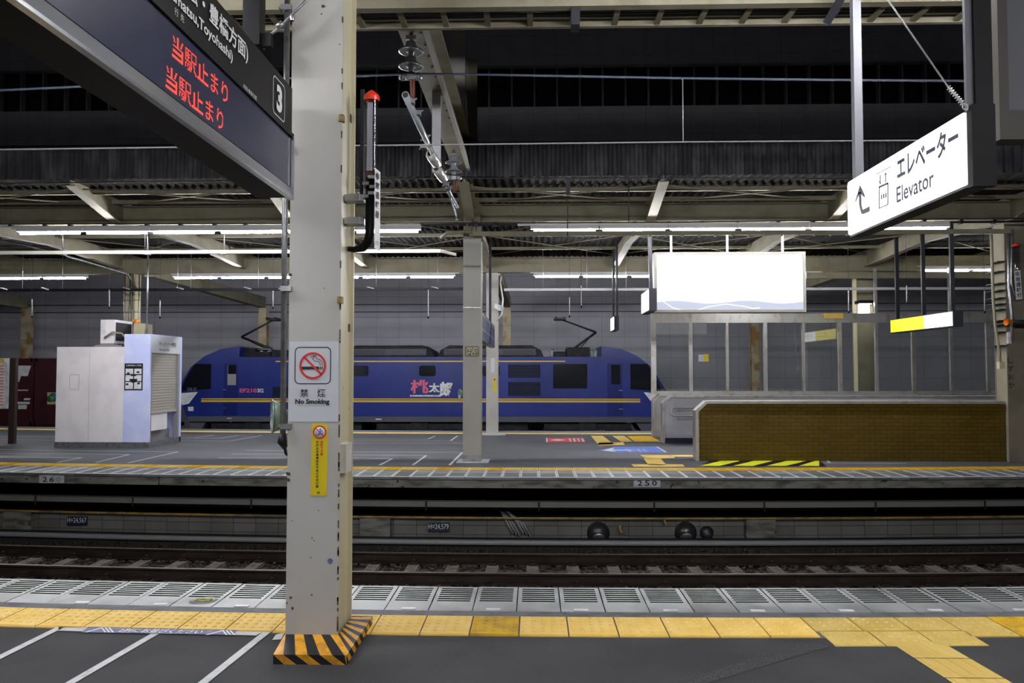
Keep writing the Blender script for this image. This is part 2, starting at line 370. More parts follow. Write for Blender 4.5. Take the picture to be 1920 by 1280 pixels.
# tactile paving
def tile(b, xa, xb, ya, yb, c, nx=5, ny=5, lip=True, bars=False):
    b.box(xa+.005, xb-.005, ya+.004, yb-.004, -.02, .004, c)
    y0t = ya+(.055 if lip else .0)
    if lip: b.box(xa+.012, xb-.012, ya+.018, ya+.034, .004, .009, c)
    if bars:
        for k in range(4):
            if bars == 'y': x = xa+(xb-xa)*(k+.5)/4; b.box(x-.012, x+.012, ya+.02, yb-.02, 0, .005, c)
            else: y = ya+(yb-ya)*(k+.5)/4; b.box(xa+.02, xb-.02, y-.012, y+.012, 0, .005, c)
        return
    for i in range(nx):
        for j in range(ny):
            b.lathe([(.016, 0), (.012, .005), (.007, .0065), (.0001, .007)], (xa+(xb-xa)*(i+.5)/nx, y0t+(yb-y0t)*(j+.5)/ny, .004), n=8, c=c)
b = MB(); xt = atz(881, 1183).x; PT = .317; yr = 5.1
for i in range(-18, 17):
    a = xt+i*PT; right = i >= 7
    c = 1 if (i == 0 or i in (11, 12, 13)) else (2 if right and i < 11 else 0)
    tile(b, a, a+PT, 5.1, 5.5, c, lip=not (7 <= i <= 10)) if not 7 <= i <= 9 else tile(b, a, a+PT, 5.22, 5.5, c, 5, 4, lip=False)
    if 7 <= i <= 9: tile(b, a+.02, a+.02+PT, 4.93, 5.21, c, 5, 4, lip=False)
struct('trim_near_tactile_paving', b, ['tact', 'tact2', 'tact3'], True)
b = MB()
p0 = atz(1665, 1202); p1 = atz(1762, 1202); q0 = atz(1785, 1280); 
wdt = p1.x-p0.x; sl = (q0.x-p0.x)/(q0.y-p0.y)
for k in range(6):
    ya = p0.y-.30*k; yb = ya-.29; xa_ = p0.x+sl*(ya-p0.y); xb_ = p0.x+sl*(yb-p0.y)
    b.mesh([(xb_, yb, .003), (xb_+wdt, yb, .003), (xa_+wdt, ya, .003), (xa_, ya, .003)], [(0, 1, 2, 3)])
    for j in range(4):
        o = wdt*(j+.3)/4.1; b.mesh([(xb_+o, yb+.015, .009), (xb_+o+.03, yb+.015, .009), (xa_+o+.03, ya-.015, .009), (xa_+o, ya-.015, .009),
                                   (xb_+o-.006, yb+.01, .003), (xb_+o+.036, yb+.01, .003), (xa_+o+.036, ya-.01, .003), (xa_+o-.006, ya-.01, .003)], [(0, 1, 2, 3), (4, 0, 3, 7), (1, 5, 6, 2), (4, 5, 1, 0), (3, 2, 6, 7)])
struct('trim_guidance_path', b, 'tact3')
b = MB()
for i in range(-40, 40):
    a = x0f+i*P2; b.box(a+.004, a+P2-.004, 13.64, 14.02, -.02, .002, 1 if (-40 < i < -1 and i % 3 == 0) or i > 8 else 0)
    for k in range(4): b.box(a+.03, a+P2-.03, 13.68+k*.085, 13.72+k*.085, .002, .008)
struct('trim_far_tactile_paving', b, ['tact3', 'tact2'], True)
b = MB(); b.lbox(-20, 20, 21.62, 21.95, -.01, .004, 40); b.lbox(-20, 20, 22.0, 22.05, -.01, .004, 40, 1); b.lbox(-20, 20, 22.05, 22.8, -.1, .002, 40, 2)
struct('trim_far_back_tactile', b, ['tact', 'line', 'slab_far'], True)
# far platform guidance branches
b = MB()
def fl(poly, c=0, z=.004):
    b.c = c; b.mesh([(*atz(u, v).xy, z) for u, v in poly][::-1], [tuple(range(len(poly)))])
fl([(1108, 817), (1130, 817), (1152, 833), (1122, 834)]); fl([(1122, 830), (1168, 829), (1172, 834), (1122, 835)])
fl([(1148, 817), (1170, 817), (1186, 828), (1166, 829)]); fl([(1176, 817.5), (1220, 817.5), (1240, 828), (1190, 828)], 1)
fl([(1200, 853), (1262, 853), (1266, 859), (1212, 860)]); fl([(1206, 859), (1238, 859), (1250, 872), (1216, 872)])
fl([(1184, 870.5), (1280, 870.5), (1284, 875), (1188, 875)]); fl([(1259, 853), (1298, 853), (1300, 856), (1264, 856)], 2)
struct('trim_far_guidance_path', b, ['tact3', 'tact2', 'tact'])
# far platform painted lines
b = MB()
def seg(u0, v0, u1, v1, wd=.05, c=0):
    p = atz(u0, v0); q = atz(u1, v1); d = (q-p).normalized(); n = Vector((-d.y, d.x, 0))*wd/2; b.c = c
    b.mesh([(*(p-n).xy, .004), (*(q-n).xy, .004), (*(q+n).xy, .004), (*(p+n).xy, .004)], [(0, 1, 2, 3)])
for s_ in [(0, 843, 334, 847), (0, 850, 243, 852), (0, 857, 154, 858), (334, 847, 240, 868), (243, 852, 180, 867), (154, 858, 108, 867),
           (408, 858.5, 535, 858.5), (435, 851, 535, 851.5), (460, 844, 535, 845), (660, 859, 735, 860), (660, 853, 799, 854), (660, 847, 867, 848),
           (735, 860, 712, 872), (799, 854, 774, 872), (867, 848, 843, 872), (660, 823, 803, 823.5), (660, 826.5, 850, 827), (660, 831, 868, 831),
           (816, 817, 803, 823), (858, 817, 845, 826), (336, 826, 430, 827), (400, 816, 365, 821), (448, 816, 410, 822), (492, 816, 430, 827), (336, 821, 410, 822),
           (0, 817, 106, 818), (0, 820, 106, 821), (0, 824, 106, 825), (1540, 861, 1660, 862), (1530, 868, 1700, 869), (1548, 861, 1556, 868)]: seg(*s_)
struct('trim_far_line_marking', b, 'line')
b = MB()
for k in range(4):
    u = 1326+k*62
    b.c = 0; b.mesh([(*atz(u-14, 873.5).xy, .005), (*atz(min(u+24, 1546), 873.5).xy, .005), (*atz(min(u+62, 1536), 864).xy, .005), (*atz(min(u+26, 1530), 864).xy, .005)], [(0, 1, 2, 3)])
b.mesh([(*atz(1316, 874).xy, .004), (*atz(1550, 874).xy, .004), (*atz(1536, 863.5).xy, .004), (*atz(1330, 863.5).xy, .004)], [(0, 1, 2, 3)]); b.m[-1] = 1
tag(b.build('hazard_floor_tape', ['lime', 'black']), 'bright yellow and black hazard stripes on the floor before the tan brick wall', 'floor marking')
# red sticker and blue arrow on the far platform
b = MB(); pz = lambda u, v, z=.004: (*atz(u, v).xy, z)
b.c = 0; b.mesh([pz(1024, 821), pz(1092, 821), pz(1100, 829), pz(1024, 829)][::-1], [(0, 1, 2, 3)])
o = tag(b.build('floor_sticker', ['stickred']), 'red and white warning sticker on the far platform floor', 'floor sticker')
b = MB()
b.mesh([pz(1030, 825, .006), pz(1045, 823, .006), pz(1062, 825, .006), pz(1045, 827, .006)][::-1], [(0, 1, 2, 3)])
b.mesh([pz(1024, 821, .006), pz(1026, 821, .006), pz(1027, 829, .006), pz(1024, 829, .006)][::-1], [(0, 1, 2, 3)])
for k in range(4):
    u = 1066+k*8; b.mesh([pz(u, 822, .006), pz(u+3.5, 822, .006), pz(u+6, 828.4, .006), pz(u+2.5, 828.4, .006)][::-1], [(0, 1, 2, 3)])
b.build('white_print', 'white', o)
b = MB(); b.mesh([pz(1120, 844.5), pz(1152, 838), pz(1232, 837), pz(1250, 848), pz(1155, 848)][::-1], [(0, 1, 2, 3, 4)])
o = tag(b.build('floor_arrow_sticker', 'stickblue'), 'blue arrow sticker with white writing pointing left on the far platform floor', 'floor sticker')
b = MB(); b.mesh([pz(1128, 844.5, .006), pz(1152, 839.5, .006), pz(1148, 843.5, .006), pz(1184, 843.5, .006), pz(1184, 844.8, .006), pz(1148, 844.8, .006), pz(1156, 847, .006)][::-1], [(0, 1, 2, 3, 4, 5, 6)])
b.mesh([pz(1230, 837.5, .006), pz(1233, 837.5, .006), pz(1251, 848, .006), pz(1247, 848, .006)][::-1], [(0, 1, 2, 3)])
b.build('arrow', 'white', o)
for k, s_ in enumerate(['出口', 'のりかえ', '新幹線', 'Exit Transfer']):
    a = atz(1186+k*10, 847.4); text(s_, (a.x, a.y, .006), (0, 1, 0), (-1, 0, 0), .62, .09, 'white', parent=o, th=.001)
# near platform markings
b = MB()
for (u0, v0, u1, v1) in [(118, 1174, -60, 1262), (297, 1185, 104, 1297), (507, 1180, 350, 1305)]:
    p = atz(u0, v0); q = atz(u1, v1); d = (q-p).normalized(); n = Vector((-d.y, d.x, 0))*.026
    b.mesh([(*(p-n).xy, .004), (*(q-n).xy, .004), (*(q+n).xy, .004), (*(p+n).xy, .004)], [(3, 2, 1, 0)])
struct('trim_queue_line_marking', b, 'line')
b = MB(); b.mesh([pz(112, 1175), pz(495, 1183.5), pz(480, 1192), pz(108, 1183)][::-1], [(0, 1, 2, 3)]); b.c = 1
b.mesh([pz(166, 1176.5, .006), pz(445, 1182.5, .006), pz(438, 1191.5, .006), pz(152, 1186.5, .006)][::-1], [(0, 1, 2, 3)]); b.c = 2
for u in (205, 432):
    for k in range(3):
        x = u-16+k*7; vv = 1178+(u-205)*.022; b.mesh([pz(x, vv, .007), pz(x+3, vv, .007), pz(x+11, vv+9, .007), pz(x+7, vv+9, .007)][::-1], [(0, 1, 2, 3)])
    x = u-26; b.mesh([pz(x-22, vv+9, .007), pz(x-16, vv+9, .007), pz(x+16, vv, .007), pz(x+10, vv, .007)][::-1], [(0, 1, 2, 3)])
o = tag(b.build('queue_floor_sticker', ['line', 'sticknavy', 'white']), 'navy and white queueing sticker strip with Japanese writing beside the yellow tactile tiles', 'floor sticker')
a = atz(218, 1187.0); e = atz(375, 1190.0); t = atz(226, 1177.3)
text('2列にお並びください', (a.x, a.y, .006), (e.x-a.x, e.y-a.y, 0), (-(e.y-a.y), e.x-a.x, 0), (e-a).length, .075, 'white', parent=o, bold=.02)
b = MB(); c0 = atz(382, 1126); b.lathe([(.10, .0), (.10, .003), (.0001, .003)], (c0.x, c0.y, -.001), n=28)
o = tag(b.build('round_floor_sticker', 'slab'), 'faded round sticker with a yellow squiggle on the near edge slabs', 'floor sticker')
b = MB(); pts = [(-.055, .01), (-.02, .03), (.02, .015), (.05, .035), (.06, .01), (.03, -.005), (.055, -.025), (.0, -.035), (-.03, -.015), (-.06, -.02), (-.055, .01)]
b.path([(c0.x+x, c0.y+y, .006) for x, y in pts], .0045, 4); b.build('squiggle', mat('worn_yellow', (.42, .42, .08), .6), o)
for n_, u in enumerate([-50, 132, 288, 447, 766, 925, 1089, 1255, 1417, 1582, 1748, 1910]):
    p = atz(u, 1141); y = 5.66+p.x**2/120
    b = MB(); b.box(p.x-.05, p.x+.05, y-.02, y+.02, .001, .005)
    o = b.build('edge_marker_label', 'white')
    if n_: tag(o, 'small white rectangular label on the slotted edge slabs, %s from the left' % ORD[n_-1], 'label', 'white labels along the near platform edge')
    else: bpy.data.objects.remove(o)
b = MB(); p = atz(520, 1199)
b.mesh([(p.x-.03, p.y-.01, .003), (p.x+.03, p.y-.02, .01), (p.x+.035, p.y+.03, .035), (p.x-.02, p.y+.035, .02), (p.x, p.y, .03)], [(0, 1, 4), (1, 2, 4), (2, 3, 4), (3, 0, 4)])
tag(b.build('paper_litter', 'white'), 'crumpled white scrap of paper beside the near pillar base', 'litter')
b = MB(); b.mesh([pz(1215, 1296, .002), pz(1275, 1296, .002), pz(1575, 1206, .002), pz(1500, 1206, .002)], [(0, 1, 2, 3)])
struct('trim_worn_line', b, mat('worn_line', (.042, .042, .045), .85, spec=.2, col2=(.085, .085, .088), scale=60, lo=.45, hi=.75, bump=.3, bscale=160))
# ================================================================== TRACK
def railmesh(y, name, label):
    prof = [(-.065, 0), (.065, 0), (.065, .012), (.012, .03), (.010, .115), (.033, .125), (.033, .15), (-.033, .15), (-.033, .125), (-.010, .115), (-.012, .03), (-.065, .012)]
    b = MB(); n = 30; vs = []; fs = []; k = len(prof)
    for i in range(n+1):
        x = -15+30*i/n; vs += [(x, y+p, -1.0-.15+q) for p, q in prof]
    for i in range(n):
        for j in range(k): fs.append((i*k+j, i*k+(j+1) % k, (i+1)*k+(j+1) % k, (i+1)*k+j))
    b.mesh(vs, fs)
    for i in range(n): b.m[i*k+6] = 1
    o = b.build(name, ['rail', 'railtop'], bend=True, origin=(0, y, -1.15)); tag(o, label, 'rail'); return o
railmesh(10.70, 'steel_rail', 'rusty steel rail nearer to the slotted near platform edge')
railmesh(11.83, 'steel_rail', 'rusty steel rail farther away, below the far platform wall')
railmesh(7.3, 'steel_rail', 'rusty rail hidden below the near platform edge, inner'); railmesh(8.43, 'steel_rail', 'rusty rail hidden below the near platform edge, outer')
b = MB(); b.prism([(10.2, -1.2), (12.3, -1.2), (12.3, -1.17), (10.2, -1.17)], -.10, .10, 'x'); b.prism([(10.25, -1.17), (12.28, -1.17), (12.22, -1.145), (10.3, -1.145)], -.085, .085, 'x')
sx0 = XX(1075, 11.3)
s0 = b.build('railway_sleeper', 'sleeper', origin=(0, 11.27, -1.2))
tag(s0, 'weathered concrete sleeper lying under the two visible rails', 'sleeper', 'sleepers of the visible track')
rcs = []
for q in ((10.7, -1), (10.7, 1), (11.83, -1), (11.83, 1)):
    b = MB(); y, s = q; b.box(-.055, .055, y+s*.05, y+s*.13, -1.15, -1.115); b.lathe([(.022, .03), (.022, .04), (.014, .05), (.0001, .052)], (0, y+s*.09, -1.12), n=8); rcs.append(b.build('rail_fastening', 'rail', s0))
for i in range(-16, 17):
    x = sx0+i*.58; off = (x, x*x/(2*BR), 0)
    if i == -16: s0.location = Vector((x, 11.27+off[1], -1.2)); base = Vector(off)
    else: copy_tree(s0, (x-base.x, off[1]-base.y, 0), kids=rcs)
b = MB(); R = random.Random(3)
for _ in range(5200):
    x = R.uniform(-9.5, 9.5); y = R.uniform(10.2, 13.0)+x*x/(2*BR); r = R.uniform(.015, .034); z = -1.195+R.uniform(0, .03)
    q = [Vector((R.uniform(.6, 1)*r*a, R.uniform(.6, 1)*r*c, R.uniform(.5, .9)*r*d)) for a in (-1, 1) for c in (-1, 1) for d in (-1, 1)]
    b.mesh([(x+v.x, y+v.y, z+v.z) for v in q], [(0, 1, 3, 2), (4, 6, 7, 5), (0, 4, 5, 1), (2, 3, 7, 6), (0, 2, 6, 4), (1, 5, 7, 3)])
tag(b.build('track_ballast', 'ballast'), 'brown crushed stone ballast around the sleepers', 'ballast', kind='stuff')
# wall beneath the far platform
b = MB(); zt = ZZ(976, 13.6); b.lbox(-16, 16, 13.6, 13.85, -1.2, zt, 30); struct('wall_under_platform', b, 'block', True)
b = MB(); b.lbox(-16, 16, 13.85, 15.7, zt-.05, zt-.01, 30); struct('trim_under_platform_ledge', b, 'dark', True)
for u0, u1, lb in ((-20, 34, 'leftmost'), (677, 733, 'between the near pillar and the height mark'), (1397, 1452, 'right of the dome mirrors')):
    b = MB(); a = XX(u0, 13.5); e = XX(u1, 13.5); yy = 13.45+a*a/(2*BR); b.box(a, e, yy, yy+.2, -1.2, ZZ(973, 13.5)); b.box(a+.03, e-.03, yy-.012, yy, -1.2+.05, ZZ(976, 13.5))
    tag(b.build('concrete_pier', 'concrete'), 'square concrete pier block under the far platform, '+lb, 'pier')
def longobj(name, prof, Y, z, mats, label, cat, x0=-14, x1=14):
    b = MB(); n = 28; k = len(prof); vs = []; fs = []
    for i in range(n+1): x = x0+(x1-x0)*i/n; vs += [(x, Y+p, z+q) for p, q in prof]
    for i in range(n):
        for j in range(k): fs.append((i*k+j, i*k+(j+1) % k, (i+1)*k+(j+1) % k, (i+1)*k+j))
    b.mesh(vs, fs); o = b.build(name, mats, bend=True); tag(o, label, cat); return o
circ = lambda r, n=8: [(r*math.cos(2*math.pi*k/n), r*math.sin(2*math.pi*k/n)) for k in range(n)]
o = longobj('cable_trough', [(0, 0), (.16, 0), (.16, .09), (.15, .09), (.15, .015), (.012, .015), (.012, .09), (0, .09)], 13.35, ZZ(951, 13.35), 'trough', 'long grey cable trough slung under the far platform edge', 'cable trough')
b = MB()
for u in (45, 240, 470, 800, 1010, 1225, 1432, 1645, 1860):
    x = XX(u, 13.35); y = 13.33+x*x/(2*BR); b.box(x-.012, x+.012, y-.01, y, ZZ(958, 13.35), ZZ(940, 13.35))
each(b, 'bracket', 'rail', o)
longobj('yellow_pipe', circ(.018), 13.5, ZZ(971, 13.5), 'pipeyel', 'thin yellow weathered pipe running under the cable trough', 'pipe')
o = longobj('grey_ground_pipe', circ(.045, 10), 13.2, -1.13, 'grey', 'thick grey pipe along the foot of the under-platform wall', 'pipe')
longobj('ground_duct', [(0, 0), (.1, 0), (.1, .10), (0, .10)], 13.32, -1.19, 'charcoal', 'dark duct behind the grey ground pipe', 'duct')
for u, v, s_, lb in ((121, 984, 'H=24,567', 'left of the near pillar'), (822, 989, 'H=24,579', 'right of the near pillar')):
    p = at(u, v, 13.55); yy = 13.56+p.x**2/(2*BR)
    b = MB(); wdt = .36; b.box(p.x-wdt/2, p.x+wdt/2, yy, yy+.03, p.z-.075, p.z+.075)
    o = tag(b.build('height_mark_plate', 'inknavy'), 'dark plate with white height lettering under the platform, '+lb, 'plate')
    text(s_, (p.x-wdt/2+.01, yy-.002, p.z-.04), RX, UZ, wdt-.02, .10, 'txtwhite', parent=o, bold=-.005)
for u, r_, lb in ((1122, .17, 'left of the other two'), (1287, .165, 'middle of the three'), (1327, .10, 'smallest of the three')):
    p = at(u, 1000, 13.55); yy = 13.6+p.x**2/(2*BR)
    b = MB(); b.lathe([(r_*math.cos(t), r_*.8*math.sin(t)) for t in [k*math.pi/16 for k in range(9)]], (p.x, yy, p.z), (0, -1, 0), 24)
    o = tag(b.build('dome_lamp', 'mirror'), 'round grey dome on the wall under the far platform, '+lb, 'dome')
    b = MB(); b.lathe([(r_*1.12, -.0), (r_*1.12, .03), (r_*.98, .04)], (p.x, yy, p.z), (0, -1, 0), 24); b.build('rim', 'charcoal', o)
    b = MB(); b.lathe([(r_*.62*math.cos(q), r_*.22*math.sin(q)) for q in [k*math.pi/12 for k in range(7)]], (p.x, yy-r_*.62, p.z-r_*.35), (0, -.75, -.66), 20); b.build('bright_lens', 'steel', o)
for u, v, lb in ((1163, 993, 'beside the left dome'), (1246, 978, 'below the pipe')):
    p = at(u, v, 13.5); yy = 13.5+p.x**2/(2*BR); b = MB(); b.path([(p.x, yy, p.z+.07), (p.x, yy-.01, p.z+.02), (p.x+.01, yy-.03, p.z-.03), (p.x+.05, yy-.04, p.z-.04)], .022, 8)
    tag(b.build('pipe_elbow', 'pipeyel'), 'short yellow pipe elbow '+lb, 'pipe elbow')
for k in range(6):
    b = MB(); o_ = k*.045; p = [at(858, 938, 14.4), at(900, 938, 14.3), at(935, 950, 13.95), at(950+k*4, 978, 13.54), at(962+k*4, 1000, 13.53)]
    b.path([(q.x+o_*.5, q.y, q.z-.02*(k % 3)) for q in p], .018, 6)
    tag(b.build('grey_cable', 'grey'), 'one grey cable of the bundle bending down the wall under the far platform', 'cable', 'cables bending down the under-platform wall')
for u, v, s_, lb in ((97, 898, '260', 'left one, with its zero worn away'), (1213, 905, '250', 'right one, below the blue arrow sticker')):
    p = at(u, v, 12.74); yy = 12.74+p.x**2/(2*BR); p = at(u, v, yy)
    b = MB(); b.box(p.x-.21, p.x+.21, yy-.004, yy+.004, p.z-.065, p.z+.065)
    o = tag(b.build('distance_plate', 'line'), 'white plate reading %s on the platform lip, %s' % (s_, lb), 'number plate')
    for k, ch in enumerate(s_):
        text(ch, (p.x-.15+k*.115, yy-.005, p.z-.045), RX, UZ, .075, .085, 'grey' if (s_ == '260' and k == 2) else 'inkblack', parent=o, bold=.02)
# ================================================================== BACKDROP: VIADUCT WALL
b = MB(); b.box(-45, 40, 34.5, 35, -1.25, 13.3); b.box(-45, 40, 34.5, 35, 15.15, 24); struct('wall_viaduct', b, 'panel')
b = MB(); b.box(-45, 40, 34.9, 35, 13.3, 15.15, 0)
for i in range(-45, 40):
    b.box(i+.0, i+.07, 34.6, 34.9, 13.3, 15.15, 1)
struct('window_1', b, ['windark', 'grey'])
for z, lb in ((4.30, 'lower'), (4.62, 'upper')):
    b = MB(); b.lbox(-30, 30, 34.44, 34.5, z-.02, z+.02, 8); tag(b.build('wall_cable', 'locogrey'), 'dark cable run along the grey panelled wall behind the locomotive, '+lb, 'cable')
for k, X in enumerate((-21.0, -11.1, -1.1, 8.9)):
    t = empty('catenary_post', (X, 32.4, -1.2), 'cream rust-stained steel post before the grey wall, %s from the left' % ORD[k], 'post', 'rust-stained posts behind the trains')
    b = MB(); b.box(X-.16, X+.16, 32.24, 32.27, -1.2, 4.35); b.box(X-.16, X+.16, 32.53, 32.56, -1.2, 4.35); b.box(X-.13, X-.10, 32.27, 32.53, -1.2, 4.35); b.box(X+.10, X+.13, 32.27, 32.53, -1.2, 4.35)
    b.build('post', 'rusty', t)
    for j in range(7):
        z = .9+j*.6; b = MB(); b.box(X-.2, X+.2, 32.18, 32.26, z-.015, z+.015); b.build('stiffener', 'rusty', t)
    b = MB(); b.prism([(22.6, 4.75), (32.2, 4.75), (32.2, 4.3), (22.6, 4.42)], X-.14, X+.14, 'x'); b.build('cross_beam', 'cream', t)
# ================================================================== CANOPY OVER THE FAR PLATFORM
def corr(b, x0, x1, per, amp, f, n=6, c=0, s=1):
    """f(x, wave) -> two points"""
    m = int((x1-x0)/per*n); vs = []
    for i in range(m+1):
        x = x0+(x1-x0)*i/m; ph = (x/per) % 1; wv = amp*max(-1, min(1, 1.6*math.sin(2*math.pi*ph))); vs += list(f(x, wv))
    b.c = c; b.mesh(vs, [(2*i, 2*i+1, 2*i+3, 2*i+2) for i in range(m)])
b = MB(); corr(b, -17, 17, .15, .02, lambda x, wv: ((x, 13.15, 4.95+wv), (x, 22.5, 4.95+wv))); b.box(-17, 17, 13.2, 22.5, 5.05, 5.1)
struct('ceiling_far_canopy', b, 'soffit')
b = MB(); zb = ZZ(331, 13.15); zt = ZZ(272, 13.15)
corr(b, -12, 13, .145, .026, lambda x, wv: ((x, 13.12+wv, zb), (x, 13.12+wv, zt))); b.box(-12, 13, 13.06, 13.2, zt, zt+.035, 1)
struct('trim_canopy_fascia', b, ['corr', 'charcoal'])
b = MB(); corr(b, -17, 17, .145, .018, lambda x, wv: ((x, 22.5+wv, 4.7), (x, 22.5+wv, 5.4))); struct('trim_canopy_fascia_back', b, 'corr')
def ibeam(Y, z0, z1, lb, splices):
    b = MB(); w_ = .11
    b.box(-17, 17, Y-w_, Y+w_, z0, z0+.02); b.box(-17, 17, Y-w_, Y+w_, z1-.02, z1); b.box(-17, 17, Y-.01, Y+.01, z0+.02, z1-.02)
    o = b.build('longitudinal_beam', 'cream'); tag(o, 'long cream steel beam under the far canopy, '+lb, 'beam')
    for sx_ in splices:
        b = MB(); b.box(sx_-.16, sx_+.16, Y-.02, Y-.008, z0+.04, z1-.04)
        for i in (-1, 1):
            for j in range(4): b.lathe([(.014, 0), (.014, .012), (.0001, .014)], (sx_+i*.05, Y-.02, z0+.07+j*(z1-z0-.14)/3), (0, -1, 0), 6)
        b.build('splice_plate', 'cream', o)
    return o
Z0a = ZZ(415, 14.85); Z1a = ZZ(382, 14.85); Z0b = ZZ(512, 21.4); Z1b = ZZ(484, 21.4)
ibeam(14.95, Z0a, Z1a, 'nearer to the tracks', (XX(808, 14.9), XX(957, 14.9), -11.9, -10.2, 8.0, 9.7)); ibeam(21.3, Z0b, Z1b, 'farther, in front of the locomotive', (-12.1, -10.1, -2.1, -.2, 8.0, 9.8))
for Y, z, lb in ((13.9, 4.87, 'nearest the fascia'), (14.55, 4.84, 'over the front lamp row'), (16.6, 4.86, 'behind the front beam'), (18.4, 4.86, 'midway between the two beams'), (20.3, 4.84, 'before the rear beam'), (22.2, 4.84, 'at the rear edge')):
    b = MB(); b.box(-17, 17, Y-.03, Y+.03, z-.035, z+.035); tag(b.build('roof_purlin', 'cream'), 'thin cream roof purlin under the far canopy, '+lb, 'purlin')
for i in range(-4, 5):
    X = -1.18+i*3.345
    b = MB(); prof = [(13.2, 4.93), (22.4, 4.93), (22.4, 4.82), (21.6, 4.48), (21.2, 4.48), (18.1, 4.62), (15.1, 4.48), (14.7, 4.48), (13.2, 4.84)]
    b.prism(prof, X-.012, X+.012, 'x')
    fl_ = [(13.2, 4.84), (14.7, 4.48), (15.1, 4.48), (18.1, 4.62), (21.2, 4.48), (21.6, 4.48), (22.4, 4.82)]
    for p, q in zip(fl_[:-1], fl_[1:]): b.bar((X, p[0], p[1]), (X, q[0], q[1]), .17, .02)
    tag(b.build('canopy_rafter', 'cream'), 'cream tapered cross rafter under the far canopy, %s from the left' % ORD[i+4], 'rafter', 'rafters of the far canopy')
n = 0
for i in range(-3, 4):
    X = -1.18+i*3.345
    for Y0, Y1 in ((13.4, 14.7), (15.2, 18.1), (18.3, 21.2)):
        for s in (0, 1):
            b = MB(); b.path([(X+.1, Y0 if s else Y1, 4.82), (X+3.24, Y1 if s else Y0, 4.82)], .013, 5)
            tag(b.build('brace_rod', 'cream'), 'thin cream diagonal brace rod crossing under the far canopy roof', 'brace rod', 'diagonal brace rods of the far canopy')
# columns ---------------------------------------------------------
def hcol(name, x0, x1, y0, y1, z1, label, front, side, edge=.018):
    t = empty(name, ((x0+x1)/2, (y0+y1)/2, 0), label, 'pillar')
    b = MB(); b.box(x0, x1, y0, y0+edge, 0, z1, 0); b.box(x0, x1, y1-edge, y1, 0, z1, 0); b.box(x0+.012, x1-.012, y0+edge, y1-edge, 0, z1, 1)
    b.build('shaft', [front, side], t); return t
YM = 14.78
tm = hcol('canopy_column', XX(868, YM), XX(902, YM), YM, YM+.34, ZZ(448, YM), 'grey cream column in the middle with a weathered black stamped plate', 'pillar', 'cream')
b = MB(); xm0 = XX(868, YM); xm1 = XX(902, YM); b.box(xm0-.12, xm1+.14, YM-.1, YM+.5, 0, .012); b.build('base_plate', 'line', tm)
b = MB(); b.box(xm0-.004, xm1+.004, YM-.006, YM, .02, .14); b.build('base_band', 'steel', tm)
b = MB(); zz = [ZZ(v, YM) for v in (497, 576)]
for z in zz: b.box(xm0-.003, xm1+.003, YM-.004, YM, z-.008, z+.008)
each(b, 'clamp_band', 'steel', tm)
b = MB(); b.prism([(YM-.05, 4.3), (YM+.35, 4.3), (YM+.35, 5.75), (YM-.9, 5.75), (YM-.45, 5.2), (YM-.2, 4.8)], xm0+.07, xm0+.09, 'x')
b.box(xm0+.0, xm1-.0, YM+.02, YM+.04, ZZ(448, YM), 5.7); b.bar((xm0+.17, YM-.1, 4.45), (xm0+.17, YM-.45, 5.15), .30, .02); b.bar((xm0+.17, YM-.45, 5.15), (xm0+.17, YM-1.1, 5.75), .30, .02)
b.build('upper_bracket', 'cream', tm)
cx_ = (xm0+xm1)/2; b = MB(); b.box(cx_-.13, cx_+.13, YM-.006, YM-.001, ZZ(668, YM), ZZ(649, YM)); pl = b.build('stamped_plate', 'pillar_side', tm)
b = MB(); rr = random.Random(5)
for _ in range(26):
    x = cx_+rr.uniform(-.11, .08); z = ZZ(rr.uniform(652, 666), YM); b.box(x, x+rr.uniform(.01, .05), YM-.008, YM-.006, z-.006, z+.006)
rring(b, cx_-.13, cx_+.13, ZZ(668, YM), ZZ(649, YM), .02, .012, YM-.008); b.build('scrawl', 'inkblack', pl)
def horn(x, y, z, r, label, depth=.2):
    t = empty('horn_speaker', (x, y, z), label, 'speaker')
    b = MB(); b.lathe([(.25*r, 0), (.45*r, depth*.25), (.8*r, depth*.6), (r, depth), (.93*r, depth*.97), (.7*r, depth*.6)], (x, y, z), (-.92, -.4, 0), 24); b.build('horn', 'green', t)
    b = MB(); d = Vector((-.92, -.4, 0)).normalized(); c = Vector((x, y, z))+d*depth*1.0; ring_a = Vector((0, 0, 1)); ring_b = d.cross(ring_a)
    pts = [c+ring_a*r*math.cos(k*math.pi/12)+ring_b*r*math.sin(k*math.pi/12) for k in range(25)]; b.path(pts, .004, 5); b.path([c+ring_b*r, c-ring_b*r], .003, 5); b.build('rim', 'steel', t); return t
p = at(866, 738, YM+.15); horn(p.x+.05, YM+.15, p.z, .09, 'small pale green round horn speaker on the middle column', .1)
tf = hcol('canopy_column', XX(912, 21.4), XX(934, 21.4), 21.3, 21.62, 4.6, 'cream column just right of and behind the middle column', 'pillar', 'pillar_side')
x0_ = XX(912, 21.4); x1_ = XX(934, 21.4)
b = MB(); b.box(x0_-.1, x1_+.2, 21.2, 21.8, 0, .01); b.build('base_plate', 'line', tf)
b = MB(); b.box(XX(925, 21.4), XX(931, 21.4), 21.292, 21.297, ZZ(735, 21.3), ZZ(707, 21.3)); o = tag(b.build('yellow_sticker', 'yellow'), 'narrow yellow warning sticker on the far right-hand middle column', 'sticker')
b = MB(); b.lathe([(.03, 0), (.03, .003), (.0001, .003)], (XX(928, 21.4), 21.292, ZZ(711, 21.3)), (0, -1, 0), 12); b.build('red_ring', 'red', o)
